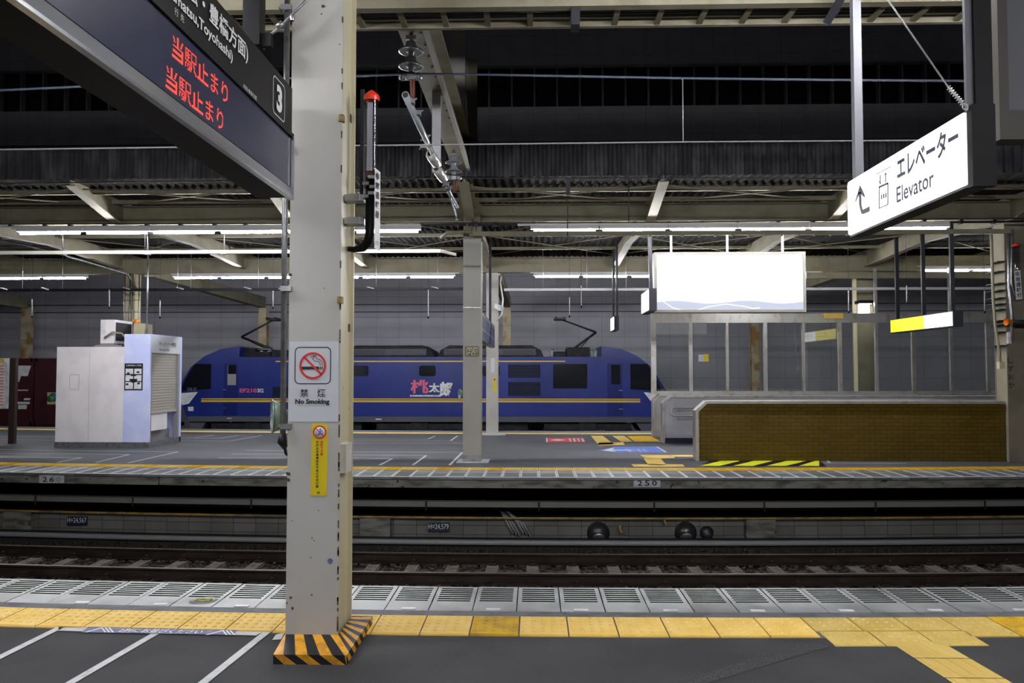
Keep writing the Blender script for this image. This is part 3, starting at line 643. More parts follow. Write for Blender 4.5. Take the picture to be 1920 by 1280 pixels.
b = MB(); b.box(XX(921, 21.4), XX(928, 21.4), 21.292, 21.297, ZZ(698, 21.3), ZZ(671, 21.3)); tag(b.build('notice_label', 'plate'), 'small pale label above the yellow sticker on the rear column', 'label')
tl = hcol('canopy_column', XX(233, 21.4), XX(254, 21.4), 21.3, 21.62, 4.6, 'cream column with conduits rising behind the ticket booth', 'pillar_side', 'pillar_side')
b = MB(); xl = XX(233, 21.4)
for dx in (.05, .20, .27, .45): b.path([(xl+dx, 21.24, 2.0), (xl+dx, 21.24, 4.35)], .018, 6)
b.path([(xl+.42, 21.2, 3.9), (xl+.25, 21.0, 4.3), (xl-.6, 19.5, 4.6), (xl-1.2, 18, 4.75)], .025, 6)
b.build('conduit', 'steel', tl)
b = MB()
for j in range(6): z = 2.3+j*.33; b.box(xl-.04, xl+.5, 21.22, 21.25, z, z+.015)
each(b, 'clamp', 'steel', tl)
tr = hcol('canopy_column', XX(1606, 21.4), XX(1636, 21.4), 21.3, 21.62, 4.6, 'cream column standing behind the glass screen at the right', 'cream', 'pillar_side')
b = MB(); b.box(XX(1610, 21.3), XX(1632, 21.3), 21.27, 21.3, ZZ(596, 21.3), ZZ(570, 21.3)); b.build('pale_panel', 'white', tr)
b = MB(); p = at(1622, 567, 21.1); b.box(p.x-.2, p.x+.22, 20.95, 21.28, p.z-.03, p.z+.05); b.build('lamp_hood', 'black', tr)
b = MB(); b.box(p.x-.12, p.x+.14, 21.05, 21.2, p.z-.045, p.z-.03); b.build('lamp_glow', mat('hood_lamp', (1, 1, 1), .5, emit=(1, .98, .92), es=60), tr)
# right column with station name
YR = 15.1; xr0, xr1 = XX(1889, YR), XX(1928, YR)
tR = hcol('canopy_column', xr0, xr1, YR, YR+.40, 4.5, 'grey column at the right edge with black station name characters', 'colgrey', 'cream')
cxr = XX(1899, YR)
for k, ch in enumerate('しずおか'):
    v = 676+k*15.5; p = at(1895+k*.6, v+5, YR-.001); text(ch, (p.x-.06, YR-.003, p.z), RX, UZ, .11, .11, 'inkblack', 'station_name', tR, bold=.01)
b = MB()
for v in (493, 511, 533, 546, 560, 571, 581, 602, 610, 623, 648): z = ZZ(v, YR-.01); b.box(XX(1858, YR+.3), xr0+.02, YR-.006, YR+.41, z-.006, z+.006)
each(b, 'band', 'charcoal', tR)
b = MB(); b.path([at(1858, 440, YR-.05), at(1862, 560, YR-.05), at(1866, 610, YR-.05), at(1874, 660, YR-.05), at(1876, 685, YR-.05)], .025, 8); b.build('conduit', 'cream', tR)
b = MB(); p = at(1877, 684, YR-.06); b.box(p.x-.05, p.x+.05, YR-.1, YR, p.z-.07, p.z+.06); b.build('junction_box', 'pillar_side', tR)
b = MB(); b.path([at(1890, 430, YR-.05), at(1892, 540, YR-.05), at(1897, 590, YR-.05), at(1897, 640, YR-.05)], .03, 8); b.path([at(1898, 430, YR-.08), at(1896, 530, YR-.08), at(1905, 560, YR-.08)], .02, 8); b.build('grey_conduit', 'steel', tR)
ta = empty('emergency_alarm_lamp', at(1907, 560, YR-.1), 'emergency alarm lamp tube high on the right-hand column', 'alarm lamp')
b = MB(); a = at(1905, 462, YR-.12); e = at(1909, 545, YR-.12); b.path([a, e], .055, 12); b.build('tube', 'clear', ta)
b = MB(); b.lathe([(.07, 0), (.07, .03), (.0001, .08)], a, (0, 0, 1), 14); b.build('red_cap', 'redcap', ta)
p0 = at(1901, 508, YR-.2); b = MB(); b.mesh([at(1901, 508, YR-.2), at(1913, 506, YR-.2), at(1917, 560, YR-.2), at(1905, 562, YR-.2)], [(0, 3, 2, 1)]); b.build('white_plate', 'white', ta)
for k, ch in enumerate('非常通報灯'): p = at(1903+k*.9, 518+k*10, YR-.2); text(ch, (p.x, YR-.203, p.z), RX, UZ, .085, .085, 'inkblack', 'lettering', ta, bold=.02)
th = empty('orange_beacon', at(1900, 606, YR-.2), 'orange beacon on a black arm on the right-hand column', 'beacon')
b = MB(); p = at(1886, 603, YR-.25); b.lathe([(.07, 0), (.05, .05), (.03, .1), (.02, .16)], p, (1, .1, 0), 14); b.build('lens', 'orange', th)
b = MB(); b.path([at(1897, 605, YR-.22), at(1960, 607, YR-.22)], .06, 10); b.build('arm', 'black', th)
b = MB(); p = at(1893, 633, YR-.05); b.box(p.x-.03, p.x+.03, YR-.06, YR, p.z-.11, p.z+.11); tag(b.build('switch_box', 'white'), 'narrow white switch box under the orange beacon', 'switch box')
# fluorescent lamps ----------------------------------------------
def lamp():
    t = empty('fluorescent_lamp', (0, 0, 0), 'x', 'lamp')
    b = MB(); b.prism([(-.045, .03), (.045, .03), (.03, .10), (-.03, .10)], 0, 1.26, 'x'); b.build('housing', 'lampbox', t)
    b = MB(); b.path([(.06, 0, 0), (1.20, 0, 0)], .021, 8); tb = b.build('tube', 'tube', t); return t
L0 = lamp(); kids = children(L0)
rows = []
def lrow(Y, z, starts, where, grp):
    for i, x in enumerate(starts):
        c = copy_tree(L0, (x, Y, z), '%s, %s from the left' % (where, ORD[i]), kids); c['group'] = grp
G = lambda k: [-9.76+10*k+1.28*j for j in range(6)]
Zl1 = ZZ(433, 14.7); Zl2 = ZZ(519, 21.2)
lrow(14.7, Zl1, G(0), 'white tube lamp, nearer row, left of middle column', 'lamps of the nearer row, left run')
lrow(14.7, Zl1, [x-.3 for x in G(1)], 'white tube lamp, nearer row, right of middle column', 'lamps of the nearer row, right run')
lrow(21.2, Zl2, G(-1)[3:], 'white tube lamp, farther row, left of the booth column', 'lamps of the farther row, far left run')
lrow(21.2, Zl2, G(0), 'white tube lamp, farther row, between booth and middle column', 'lamps of the farther row, middle run')
lrow(21.2, Zl2, [x-.25 for x in G(1)], 'white tube lamp, farther row, right of middle column', 'lamps of the farther row, right run')
lrow(21.2, Zl2+.13, G(2)[:4], 'white tube lamp, farther row, beyond the glass screen', 'lamps of the farther row, far right run')
lrow(4.3, 4.12, [-7.2, -5.92, -4.64, -3.36]+G(1)[:5], 'tube lamp over the near platform edge', 'lamps above the near platform')
lrow(-1.8, 4.32, G(0)[2:]+G(1)[:5], 'tube lamp over the near platform behind the viewer', 'rear lamps above the near platform')
for Y, zc_ in ((4.3, 4.12), (-1.8, 4.32)):
    t = empty('lamp_rail', (0, Y, zc_+.1), 'rail carrying the tube lamps over the near platform, out of view', 'rail', 'near platform lamp rails')
    b = MB(); b.box(-9.8, 7, Y-.03, Y+.03, zc_+.095, zc_+.12); b.build('rail', 'lampbox', t)
    b = MB()
    for k in range(8): b.path([(-9+k*2.2, Y, zc_+.12), (-9+k*2.2, Y, 4.95)], .01, 5)
    each(b, 'hanger_rod', 'grey', t)
for o in kids+[L0]: bpy.data.objects.remove(o)
# conduits, trays and hangers --------------------------------------
for xa, xb, lb in ((-19.8, -12.0, 'left of the booth column'), (-9.8, -2.0, 'between booth and middle column'), (-.1, 7.6, 'right of the middle column'), (10.1, 15.5, 'beyond the glass screen')):
    if xa > 10: Zl2 += .13
    t = empty('lamp_rail', ((xa+xb)/2, 21.2, Zl2+.1), 'thin rail with rods carrying the farther lamps, '+lb, 'rail')
    b = MB(); b.box(xa, xb, 21.17, 21.23, Zl2+.095, Zl2+.12); b.build('rail', 'lampbox', t)
    b = MB()
    for k in range(5): x = xa+.4+(xb-xa-.8)*k/4; b.path([(x, 21.2, Zl2+.12), (x, 21.2, Z0b+.01)], .008, 5)
    each(b, 'hanger_rod', 'grey', t)
b = MB(); b.path([(-12, 14.75, 4.42), (12, 14.75, 4.42)], .02, 6)
o = tag(b.build('lamp_conduit', 'charcoal'), 'grey conduit running just above the nearer lamp row', 'conduit')
b = MB(); rr = random.Random(2)
for i in range(30): x = -10+i*.66+rr.uniform(-.1, .1); b.box(x-.03, x+.03, 14.7, 14.8, 4.39, 4.46)
each(b, 'conduit_clip', 'charcoal', o)
for xa, xb in ((-12.1, -2.1), (-.3, 7.6)):
    b = MB(); b.box(xa, xb, 14.67, 14.73, Zl1+.10, Zl1+.13); tag(b.build('lamp_rail', 'lampbox'), 'grey rail that carries the %s run of nearer lamps' % ('left' if xa < -5 else 'right'), 'rail')
YT = 16.6; zT = ZZ(470, YT)
t = empty('white_cable_tray', (XX(400, YT), YT, zT), 'long off-white cable tray hung left of the middle column', 'cable tray')
b = MB(); xe = XX(826, YT); b.box(-13, xe, YT-.04, YT+.06, zT-.035, zT+.035); b.bar((xe, YT, zT), (xe+.25, YT+.5, zT), .06, .06); b.build('channel', mat('tray_paint', (.68, .66, .58), .4), t)
b = MB()
for u in (112, 272, 417, 1010): 
    if u < 900: x = XX(u, YT); b.path([(x, YT, zT), (x, YT, 4.9)], .012, 6); b.box(x-.05, x+.05, YT-.06, YT+.08, zT-.05, zT-.04)
each(b, 'hanger_rod', 'steel', t)
t = empty('cream_conduit_rail', (XX(1200, 15.0), 15.0, ZZ(438, 15)), 'cream rail with little brackets running right from the middle column top', 'rail')
b = MB(); z = ZZ(438, 14.6); b.bar((XX(880, 14.6), 14.6, z), (XX(1900, 14.6), 14.6, z), .05, .08)
b.path([(XX(822, 14.3), 14.6, z-.07), (XX(835, 14.3), 14.5, z), (XX(870, 14.5), 14.55, z+.03), (XX(885, 14.6), 14.6, z+.01)], .035, 6); b.build('rail', 'cream', t)
b = MB()
for i in range(22): x = XX(940+i*31, 14.6); b.box(x-.016, x+.016, 14.5, 14.6, z-.075, z-.04)
each(b, 'tick_bracket', 'cream', t)
t = empty('rear_dark_conduit', (-5, 20.6, ZZ(541, 20.6)), 'dark cable channel hung across before the grey wall, left half', 'conduit')
b = MB(); z = ZZ(541, 20.6); b.box(-15, XX(868, 20.6), 20.55, 20.62, z-.04, z+.03); b.build('channel', 'charcoal', t)
b = MB()
for u in (10, 87, 240, 340, 467, 697, 818): x = XX(u, 20.6); b.bar((x-.12, 20.5, z+.05), (x+.06, 20.5, z+.0), .03, .02)
each(b, 'clip', 'lampbox', t)
t = empty('rear_white_conduit', (5, 20.6, ZZ(543, 20.6)), 'pale cable channel hung across before the grey wall, right half', 'conduit')
b = MB(); z = ZZ(543, 20.6); b.box(XX(945, 20.6), 13, 20.55, 20.62, z-.035, z+.03); b.build('channel', 'lampbox', t)
k = 0
for u, v0, v1, Y in ((60, 560, 592, 19), (205, 543, 575, 19), (300, 563, 593, 19), (512, 545, 575, 19), (803, 543, 593, 19), (1068, 557, 591, 19), (1090, 535, 573, 19), (1591, 545, 583, 18), (1700, 535, 566, 18), (1846, 545, 583, 18)):
    t = empty('hanging_antenna_rod', at(u, v1, Y), 'thin pale rod hanging from the far canopy, %s from the left' % ORD[k], 'rod', 'thin rods hanging from the far canopy'); k += 1
    b = MB(); b.path([at(u, v0, Y), at(u, v1, Y)], .012, 6); b.build('rod', 'lampbox', t)
    b = MB(); b.lathe([(.02, 0), (.02, .05), (.0001, .05)], at(u, v1, Y)-Vector((0, 0, .05)), n=8); b.build('tip', 'black', t)
    a = at(u, v0, Y); b = MB(); b.path([a, (a.x, Y, 4.97)], .004, 4); b.build('wire', 'cable', t)
for j, u in enumerate((38, 113, 330, 355, 482, 704, 820, 1018, 1101, 1175)):
    b = MB(); x = XX(u, 20.9); b.path([(x, 20.9, ZZ(540, 20.9)), (x, 20.9, 4.97)], .008, 5)
    tag(b.build('hanger_rod', 'grey'), 'thin grey hanger rod beside the farther lamp row, %s from the left' % ORD[j], 'hanger rod', 'hanger rods by the farther lamps')
# small hanging signs
def boxsign(name, x0, x1, y0, y1, z0, z1, label, face='signlit'):
    t = empty(name, ((x0+x1)/2, (y0+y1)/2, z0), label, 'sign')
    b = MB(); b.box(x0, x1, y0, y1, z0, z1); b.build('case', 'charcoal', t)
    b = MB(); b.prism(rrect(y0+.02, y1-.02, z0+.02, z1-.02, .03), x0-.004, x0, 'x'); b.build('lit_face', face, t); return t
Xs = at(1203, 560, 16.2).x
t = boxsign('hanging_gate_sign', XX(1218, 15.4), XX(1232, 15.4), 15.4, 16.5, ZZ(583, 15.4), ZZ(541, 15.4), 'small lit sign box at the lower left corner of the blank billboard')
b = MB(); b.bar((XX(1222, 15.5), 15.5, ZZ(543, 15.5)), (XX(1217, 15.5), 15.5, 4.9), .06, .06); b.bar((XX(1222, 16.4), 16.4, ZZ(543, 15.5)), (XX(1222, 16.4), 16.4, 4.9), .05, .05); each(b, 'post', 'charcoal', t)
t = boxsign('hanging_gate_sign', XX(1152, 19.5), XX(1161, 19.5), 19.5, 20.4, ZZ(619, 19.5), ZZ(592, 19.5), 'smaller lit sign box hanging above the right end of the locomotive')
b = MB(); b.bar((XX(1158, 19.5), 19.55, ZZ(594, 19.5)), (XX(1158, 19.5), 19.55, 4.9), .05, .05); b.bar((XX(1154, 19.9), 20.3, ZZ(594, 19.9)), (XX(1154, 19.9), 20.3, 4.9), .05, .05); each(b, 'post', 'charcoal', t)
# departure screens behind the middle column
t = empty('hanging_screen', at(918, 645, 17.5), 'dark blue display box hanging between the two middle columns', 'display')
b = MB(); x0 = XX(903, 15.5)-.12; b.box(x0, x0+.12, 15.5, 20.7, 2.30, 2.86); b.build('case', 'navyscreen', t)
b = MB(); b.bar((x0+.06, 16.2, 2.8), (x0+.06, 16.2, 4.9), .06, .06); b.bar((x0+.06, 19.6, 2.8), (x0+.06, 19.6, 4.9), .06, .06); each(b, 'post', 'charcoal', t)
b = MB(); rring(b, 15.6, 20.6, 2.5, 2.82, .02, .03, x0+.125, 'x'); rring(b, 17.6, 19.4, 2.5, 2.82, .02, .03, x0+.126, 'x'); b.build('screen_frame', 'steel', t)
t = empty('security_camera', at(937, 575, 21.2), 'white security camera on the rear middle column', 'camera')
b = MB(); b.bar(at(930, 573, 21.1), at(941, 579, 20.9), .12, .11); b.build('body', 'white', t)
b = MB(); b.path([at(932, 600, 21.2), at(941, 590, 21.1), at(943, 560, 21.1), at(938, 530, 21.2), at(940, 518, 21.2)], .022, 6); b.build('cable', 'white', t)
# ================================================================== BLANK LIT BILLBOARD
YB = 16.0; x0 = XX(1228, YB); x1 = XX(1513, YB); z0 = ZZ(586, YB); z1 = ZZ(474, YB)
t = empty('lit_billboard', ((x0+x1)/2, YB, z0), 'large blank glowing white billboard hanging in front of the glass screen', 'billboard')
b = MB(); b.box(x0, x1, YB+.03, YB+.28, z0, z1); b.build('case', 'pillar', t)
b = MB(); fw = .05; b.box(x0, x1, YB-.02, YB+.03, z1-fw, z1); b.box(x0, x1, YB-.02, YB+.03, z0, z0+fw); b.box(x0, x0+fw, YB-.02, YB+.03, z0+fw, z1-fw); b.box(x1-fw, x1, YB-.02, YB+.03, z0+fw, z1-fw); b.build('frame', 'billframe', t)
b = MB(); b.box(x0+fw, x1-fw, YB, YB+.03, z0+fw, z1-fw); b.build('lit_face', 'bill', t)
b = MB(); zc = ZZ(570, YB); pts = [(x0+fw, zc+.03)]+[(x0+fw+(x1-x0-2*fw)*k/16, zc+.03+.03*math.sin(k*.8)) for k in range(1, 17)]
b.prism([(x0+fw, z0+fw), (x1-fw, z0+fw)]+pts[::-1], YB-.004, YB, 'y'); b.build('pale_blue_band', 'billlow', t)
b = MB()
cv = [(1232, 553), (1243, 566), (1262, 578), (1280, 583), (1305, 583), (1328, 576), (1360, 571), (1395, 575), (1410, 579), (1425, 578)]
P_ = [at(u, v, YB-.006) for u, v in cv]
for p, q in zip(P_[:-1], P_[1:]): b.mesh([(p.x, YB-.006, p.z), (q.x, YB-.006, q.z), (q.x, YB-.006, q.z+.022), (p.x, YB-.006, p.z+.022)], [(0, 1, 2, 3)])
b.build('swoosh', 'bill', t)
b = MB()
for u in (1260, 1366, 1470): x = XX(u, YB+.15); b.bar((x, YB+.15, z1), (x, YB+.15, 4.9), .04, .04)
each(b, 'hanger', 'white', t)
# yellow and white exit sign
X8 = 8.42; pf = atx(1670, 613, X8); pn = atx(1787, 597, X8); z0 = atx(1787, 612, X8).z; z1 = atx(1787, 582, X8).z
t = empty('exit_direction_sign', (X8, (pf.y+pn.y)/2, z0), 'lit yellow and white direction sign hanging before the glass screen', 'sign')
b = MB(); b.box(X8, X8+.2, pn.y, pf.y, z0, z1); b.build('case', 'charcoal', t)
ym = pn.y+(pf.y-pn.y)*.42
b = MB(); b.box(X8-.01, X8, pn.y+.02, ym, z0+.02, z1-.02); b.build('white_face', 'signlit', t)
b = MB(); b.box(X8-.01, X8, ym, pf.y-.02, z0+.02, z1-.02); b.build('yellow_face', 'signyel', t)
NY = (0, -1, 0); fade = mat('faded_ink', (.3, .32, .36), .5, emit=(.40, .45, .50), es=1.0); fady = mat('olive_ink', (.3, .3, .05), .5, emit=(.50, .40, .02), es=1.0)
text('のりかえ案内', (X8-.012, ym-.28, z0+.13), NY, UZ, (ym-pn.y)-.4, .12, fade, 'lettering', t); text('出口', (X8-.012, pf.y-.7, z0+.10), NY, UZ, .6, .16, fady, 'lettering', t)
b = MB()
for yy in (pf.y-.15, (pf.y+pn.y)/2, pn.y+.2): b.bar((X8+.1, yy, z1), (X8+.1, yy, 4.9), .08, .05)
each(b, 'post', 'charcoal', t)
# ================================================================== STAIR ENCLOSURE AND GLASS SCREEN
Y1 = 15.2; xs = XX(1303, Y1); xe = xr0-.02; zp = ZZ(751, Y1)
t = empty('brick_parapet', ((xs+xe)/2, Y1, 0), 'low tan tile-brick wall with a metal cap beside the station stairs', 'parapet')
b = MB(); b.prism([(xs+.06, 0), (xe, 0), (xe, zp-.05), (xs+.22, zp-.05), (xs+.06, zp-.2)], Y1, Y1+.22, 'y'); b.build('brick_face', 'brick', t)
b = MB(); b.prism([(xs, 0), (xs+.06, 0), (xs+.06, zp-.2), (xs+.22, zp-.05), (xe, zp-.05), (xe, zp), (xs+.2, zp), (xs, zp-.18)], Y1-.03, Y1+.26, 'y'); b.build('metal_cap', 'stainless', t)
Y2 = 19.0; xa = XX(1241, Y2); zp2 = ZZ(741, Y2)
t = empty('white_parapet', (xa+4, Y2, 0), 'white stair wall with handrail behind the tan brick wall', 'parapet')
b = MB(); b.prism([(xa+.06, .12), (11, .12), (11, zp2-.05), (xa+.22, zp2-.05), (xa+.06, zp2-.2)], Y2, Y2+.2, 'y'); b.build('panel', 'wallwhite', t)
b = MB(); b.box(xa+.06, 11, Y2-.01, Y2+.2, 0, .12); b.build('kick_base', 'inknavy', t)
b = MB(); b.prism([(xa, 0), (xa+.06, 0), (xa+.06, zp2-.2), (xa+.22, zp2-.05), (11, zp2-.05), (11, zp2), (xa+.2, zp2), (xa, zp2-.18)], Y2-.03, Y2+.24, 'y'); b.build('metal_cap', 'stainless', t)
b = MB(); zr = [ZZ(v, Y2-.1) for v in (763, 779)]; xh = XX(1257, Y2-.1)
b.path([(9, Y2-.1, zr[0]), (xh+.08, Y2-.1, zr[0]), (xh+.02, Y2-.1, zr[0]-.03), (xh, Y2-.1, (zr[0]+zr[1])/2), (xh+.02, Y2-.1, zr[1]+.03), (xh+.08, Y2-.1, zr[1]), (9, Y2-.1, zr[1])], .02, 8)
for z in zr: b.path([(xh+.2, Y2-.1, z), (xh+.2, Y2-.09, z-.07), (xh+.2, Y2, z-.07)], .008, 6)
b.build('handrail', 'stainless', t)
Y3 = 20.6; xb = XX(1223, Y3); zg0 = ZZ(735, Y3); zg1 = ZZ(597, Y3)
t = empty('rear_parapet', (xb+4, Y3, 0), 'pale low wall under the glass screen, seen at the stair entrance', 'parapet')
b = MB(); b.prism([(xb+.05, .1), (12, .1), (12, zg0-.1), (xb+.2, zg0-.1), (xb+.05, zg0-.25)], Y3, Y3+.18, 'y'); b.box(xb+.05, 12, Y3, Y3+.18, 0, .1); b.build('panel', 'wallwhite', t)
b = MB(); b.prism([(xb, 0), (xb+.05, 0), (xb+.05, zg0-.25), (xb+.2, zg0-.1), (12, zg0-.1), (12, zg0-.03), (xb+.18, zg0-.03), (xb, zg0-.2)], Y3-.03, Y3+.22, 'y'); b.build('metal_cap', 'stainless', t)
b = MB(); b.box(XX(1513, 20.9), 12, 20.85, 21.0, ZZ(524, 20.9), ZZ(513, 20.9)); tag(b.build('screen_head_beam', 'cream'), 'slim cream beam over the glass screen, below the rear canopy beam', 'beam')
t = empty('glass_screen', (7, Y3, zg0), 'framed glass screen above the stairs, reflecting lamps and a sign', 'glass screen')
us = [1228, 1297, 1365, 1437, 1508, 1577, 1645, 1715, 1785, 1855]
for k, u in enumerate(us):
    b = MB(); x = XX(u, Y3+.1); hi = 4.35 if u in (1645, 1785) else zg1+.1
    wd = .07 if k % 2 else .05
    if k == 0: wd = .1
    b.box(x-wd, x+wd*.3, Y3+.06, Y3+.14, zg0-.05, hi); b.build('post', 'stainless', t)
b = MB(); x0 = XX(1228, Y3); b.box(x0-.08, 12, Y3+.05, Y3+.15, zg1-.12, zg1+.12); b.build('top_rail', 'stainless', t)
b = MB(); b.box(x0-.08, 12, Y3+.05, Y3+.15, zg0-.04, zg0+.03); b.build('bottom_rail', 'stainless', t)
for k in range(len(us)-1):
    b = MB(); a = XX(us[k], Y3+.1)+.02; e = XX(us[k+1], Y3+.1)-.05; b.box(a, e, Y3+.095, Y3+.105, zg0+.03, zg1-.12)
    b.build('pane', 'glass', t)
b = MB(); a = at(1320, 671, Y3+.08); b.box(a.x-.14, a.x+.0, Y3+.085, Y3+.09, a.z-.09, a.z+.09, 0); b.box(a.x, a.x+.12, Y3+.085, Y3+.09, a.z-.09, a.z+.1, 1)
tag(b.build('glass_sticker', ['plate', 'yellow']), 'small white and yellow sticker on the second glass pane', 'sticker')
b = MB(); a = at(1563, 593, Y3+.02); b.box(a.x-.25, a.x+.25, Y3+.03, Y3+.045, a.z-.05, a.z+.08); tag(b.build('brown_label', 'tact'), 'tan label on the top rail of the glass screen', 'label')
# ================================================================== TICKET BOOTH
YK = 17.5; X0 = XX(106, YK); Xm = XX(232, YK); X1 = XX(281, YK); zt1 = ZZ(626, YK, 250); zt0 = ZZ(650, YK, 160); YK2 = 19.1
t = empty('ticket_booth', ((X0+X1)/2, (YK+YK2)/2, 0), 'off-white and pale blue shuttered ticket booth on the far platform', 'booth')
b = MB(); b.box(X0, Xm, YK, YK2, .12, zt0); b.build('low_cabin', 'kiosk', t)
b = MB(); b.box(X0-.01, X1+.0, YK-.01, YK2, 0, .12, 0); b.build('plinth', 'steel', t)
b = MB(); xj = X0+(Xm-X0)*.49; b.box(xj-.004, xj+.004, YK-.004, YK, .12, zt0); rring(b, X0+.3, X0+.52, 1.28, 1.62, .01, .012, YK-.003); b.build('panel_seam', 'pillar', t)
b = MB(); b.box(Xm, X1, YK, YK+.06, .12, zt1-.03); b.box(Xm, X1-.35, YK+.06, YK2, .12, zt1-.03); b.box(Xm, X1, YK, YK2, zt1-.03, zt1); b.box(X1-.35, X1, YK2-.08, YK2, .0, zt1-.03); b.build('tall_cabin', 'kblue', t)
zh = atx(300, 660, X1).z; zh = at(284, 661, YK+.1).z
b = MB(); b.box(X1-.1, X1, YK+.06, YK2-.08, zh, zt1-.03); b.build('header_panel', 'plate', t)
b = MB(); zs0 = .78; n_ = 21
vs = []; fs = []
for k in range(n_+1):
    z = zs0+(zh-zs0)*k/n_; vs += [(X1-.035, YK+.1, z), (X1-.035, YK2-.2, z), (X1-.055, YK+.1, z+.008), (X1-.055, YK2-.2, z+.008)]
for k in range(n_): a = 4*k+2; fs += [(a, a+1, a+3, a+2)]
for k in range(n_+1): fs.append((4*k, 4*k+1, 4*k+3, 4*k+2))
b.mesh(vs, fs); b.box(X1-.06, X1-.02, YK+.1, YK2-.2, zs0-.04, zs0+.02); b.build('roller_shutter', 'shutter', t)
b = MB(); b.box(X1-.1, X1, YK2-.2, YK2-.14, .12, zh); b.box(X1-.02, X1, YK+.06, YK+.1, .12, zh); each(b, 'side_channel', 'grey', t)
b = MB(); b.box(X1-.34, X1-.06, YK+.15, YK+1.0, .35, .74); b.build('counter_box', 'kiosk', t)
b = MB(); b.box(X1-.34, X1-.2, YK+.1, YK2-.2, 0, .35); b.build('inner_base', 'grey', t)
a = at(295, 640, 18); text('ホームライナー券売機', (X1+.002, YK+.42, zt1-.26), (0, 1, 0), UZ, .85, .11, 'inkblack', parent=t, bold=.01)
text('Home Liner Tickets', (X1+.002, YK+.42, zt1-.36), (0, 1, 0), UZ, .5, .06, 'inkblack', parent=t)
x0 = XX(234, YK); x1 = XX(268, YK); z0 = ZZ(731, YK, 250); z1 = ZZ(681, YK, 250)
t = empty('information_poster', ((x0+x1)/2, YK-.01, z0), 'black and white printed poster on the pale blue booth wall', 'poster')
b = MB(); b.box(x0, x1, YK-.012, YK-.002, z0, z1); b.build('sheet', 'inkblack', t)
b = MB(); w_ = x1-x0; hh = z1-z0
for (a, c, d, e) in ((.06, .48, .04, .30), (.54, .94, .04, .30), (.06, .48, .34, .56), (.54, .94, .34, .56), (.06, .48, .60, .80), (.54, .94, .60, .80)): b.box(x0+w_*a, x0+w_*c, YK-.014, YK-.012, z0+hh*d, z0+hh*e)
b.build('white_panel', 'white', t)
b = MB(); cx, cz = (x0+x1)/2, z0+hh*.42; b.prism([(cx+.09*math.cos(math.pi+math.pi*k/8), cz+.09*math.sin(math.pi+math.pi*k/8)) for k in range(9)], YK-.017, YK-.014, 'y')
b.prism([(cx+.07*math.cos(math.pi*k/6), cz+.06+.035*math.sin(math.pi*k/6)) for k in range(7)], YK-.017, YK-.014, 'y')
for dx, dz in ((-.12, .12), (.10, .15), (-.14, -.12), (.12, -.1)): b.box(cx+dx-.03, cx+dx+.03, YK-.017, YK-.014, cz+dz-.02, cz+dz+.02)
b.build('black_drawing', 'inkblack', t)
text('発売時間のご案内', (x0+.03, YK-.015, z1-.065), RX, UZ, w_-.06, .035, 'white', parent=t, bold=.02)
# air conditioner on the booth
xa = XX(187, 17.8); xb = XX(213, 17.8); za = zt0+.09; zc = ZZ(599, 17.8, 200)
t = empty('air_conditioner_unit', ((xa+xb)/2, 18.2, za), 'cream outdoor air conditioner unit on the booth roof', 'air conditioner')
b = MB(); b.box(xa, xb, 17.8, 18.6, za, zc); b.build('casing', 'kiosk', t)
b = MB(); b.box(xb, xb+.012, 17.86, 18.54, za+.06, zc-.06); b.build('fan_grille', 'charcoal', t)
b = MB(); b.box(xa+.03, xa+.12, 17.79, 17.80, za+.2, zc-.08); b.build('service_cover', 'white', t)
b = MB(); b.path([(xa+.12, 17.75, za+.12), (xb, 17.72, za+.25), (xb+.2, 17.75, za+.22), (xb+.33, 17.8, za+.05)], .022, 6); b.build('hose', 'cream', t)
b = MB(); b.box(xa-.1, xb+.2, 17.75, 17.9, zt0, zt0+.05); b.box(xa-.05, xb+.1, 18.4, 18.6, zt0, za); b.box(xa, xb, 17.8, 17.95, zt0, za); b.build('mount', 'grey', t)
b = MB(); a = at(248, 603, 20.9); b.lathe([(.0001, 0), (.07, .02), (.09, .08), (.07, .15), (.0001, .17)], (a.x, 21.1, a.z-.08), n=12); tag(b.build('orange_beacon', 'orange'), 'orange lamp behind the booth roof on the conduit column', 'beacon')
b = MB(); a = at(282, 612, 19); b.box(a.x-.15, a.x+.1, 18.5, 18.9, zt1, zt1+.3); tag(b.build('roof_box', 'pillar_side'), 'small beige box on the tall part of the booth roof', 'box')
b = MB(); a = at(275, 625, 18.2); b.path([(a.x, 18.2, zt1), (a.x, 18.2, 4.9)], .022, 8); tag(b.build('support_rod', 'steel'), 'bright vertical rod rising from the booth roof to the canopy', 'rod')
# notice board at left edge
YN = 18.4; xa = XX(20, YN); xb = XX(31, YN)
t = empty('notice_board', (xa, YN, 0), 'notice board with a red striped timetable on a dark brown post, at the far left', 'notice board')
b = MB(); b.box(xa, xb, YN-.04, YN+.06, 0, ZZ(671, YN)); b.box(XX(-170, YN), XX(-160, YN), YN-.04, YN+.06, 0, ZZ(671, YN)); each(b, 'post', 'brown', t)
b = MB(); x0 = XX(-160, YN); x1 = XX(19, YN); z0 = ZZ(767, YN); z1 = ZZ(671, YN); b.box(x0, x1, YN-.03, YN+.03, z0, z1); b.build('board', 'white', t)
b = MB(); xr = XX(9, YN)
for k in range(14): z = z1-.16-.07*k; b.box(x0+.1, xr, YN-.035, YN-.03, z-.035, z)
b.build('red_rows', mat('pale_red_print', (.60, .22, .24), .5), t)
b = MB(); b.box(x0, xr, YN-.034, YN-.03, z1-.12, z1-.01); b.build('tan_header', 'tact3', t)
b = MB(); 
for k in range(3): x = xr+.035+k*.03; b.box(x, x+.006, YN-.034, YN-.03, z0+.1, z1-.1-.05*k)
b.build('fine_print', 'grey', t)
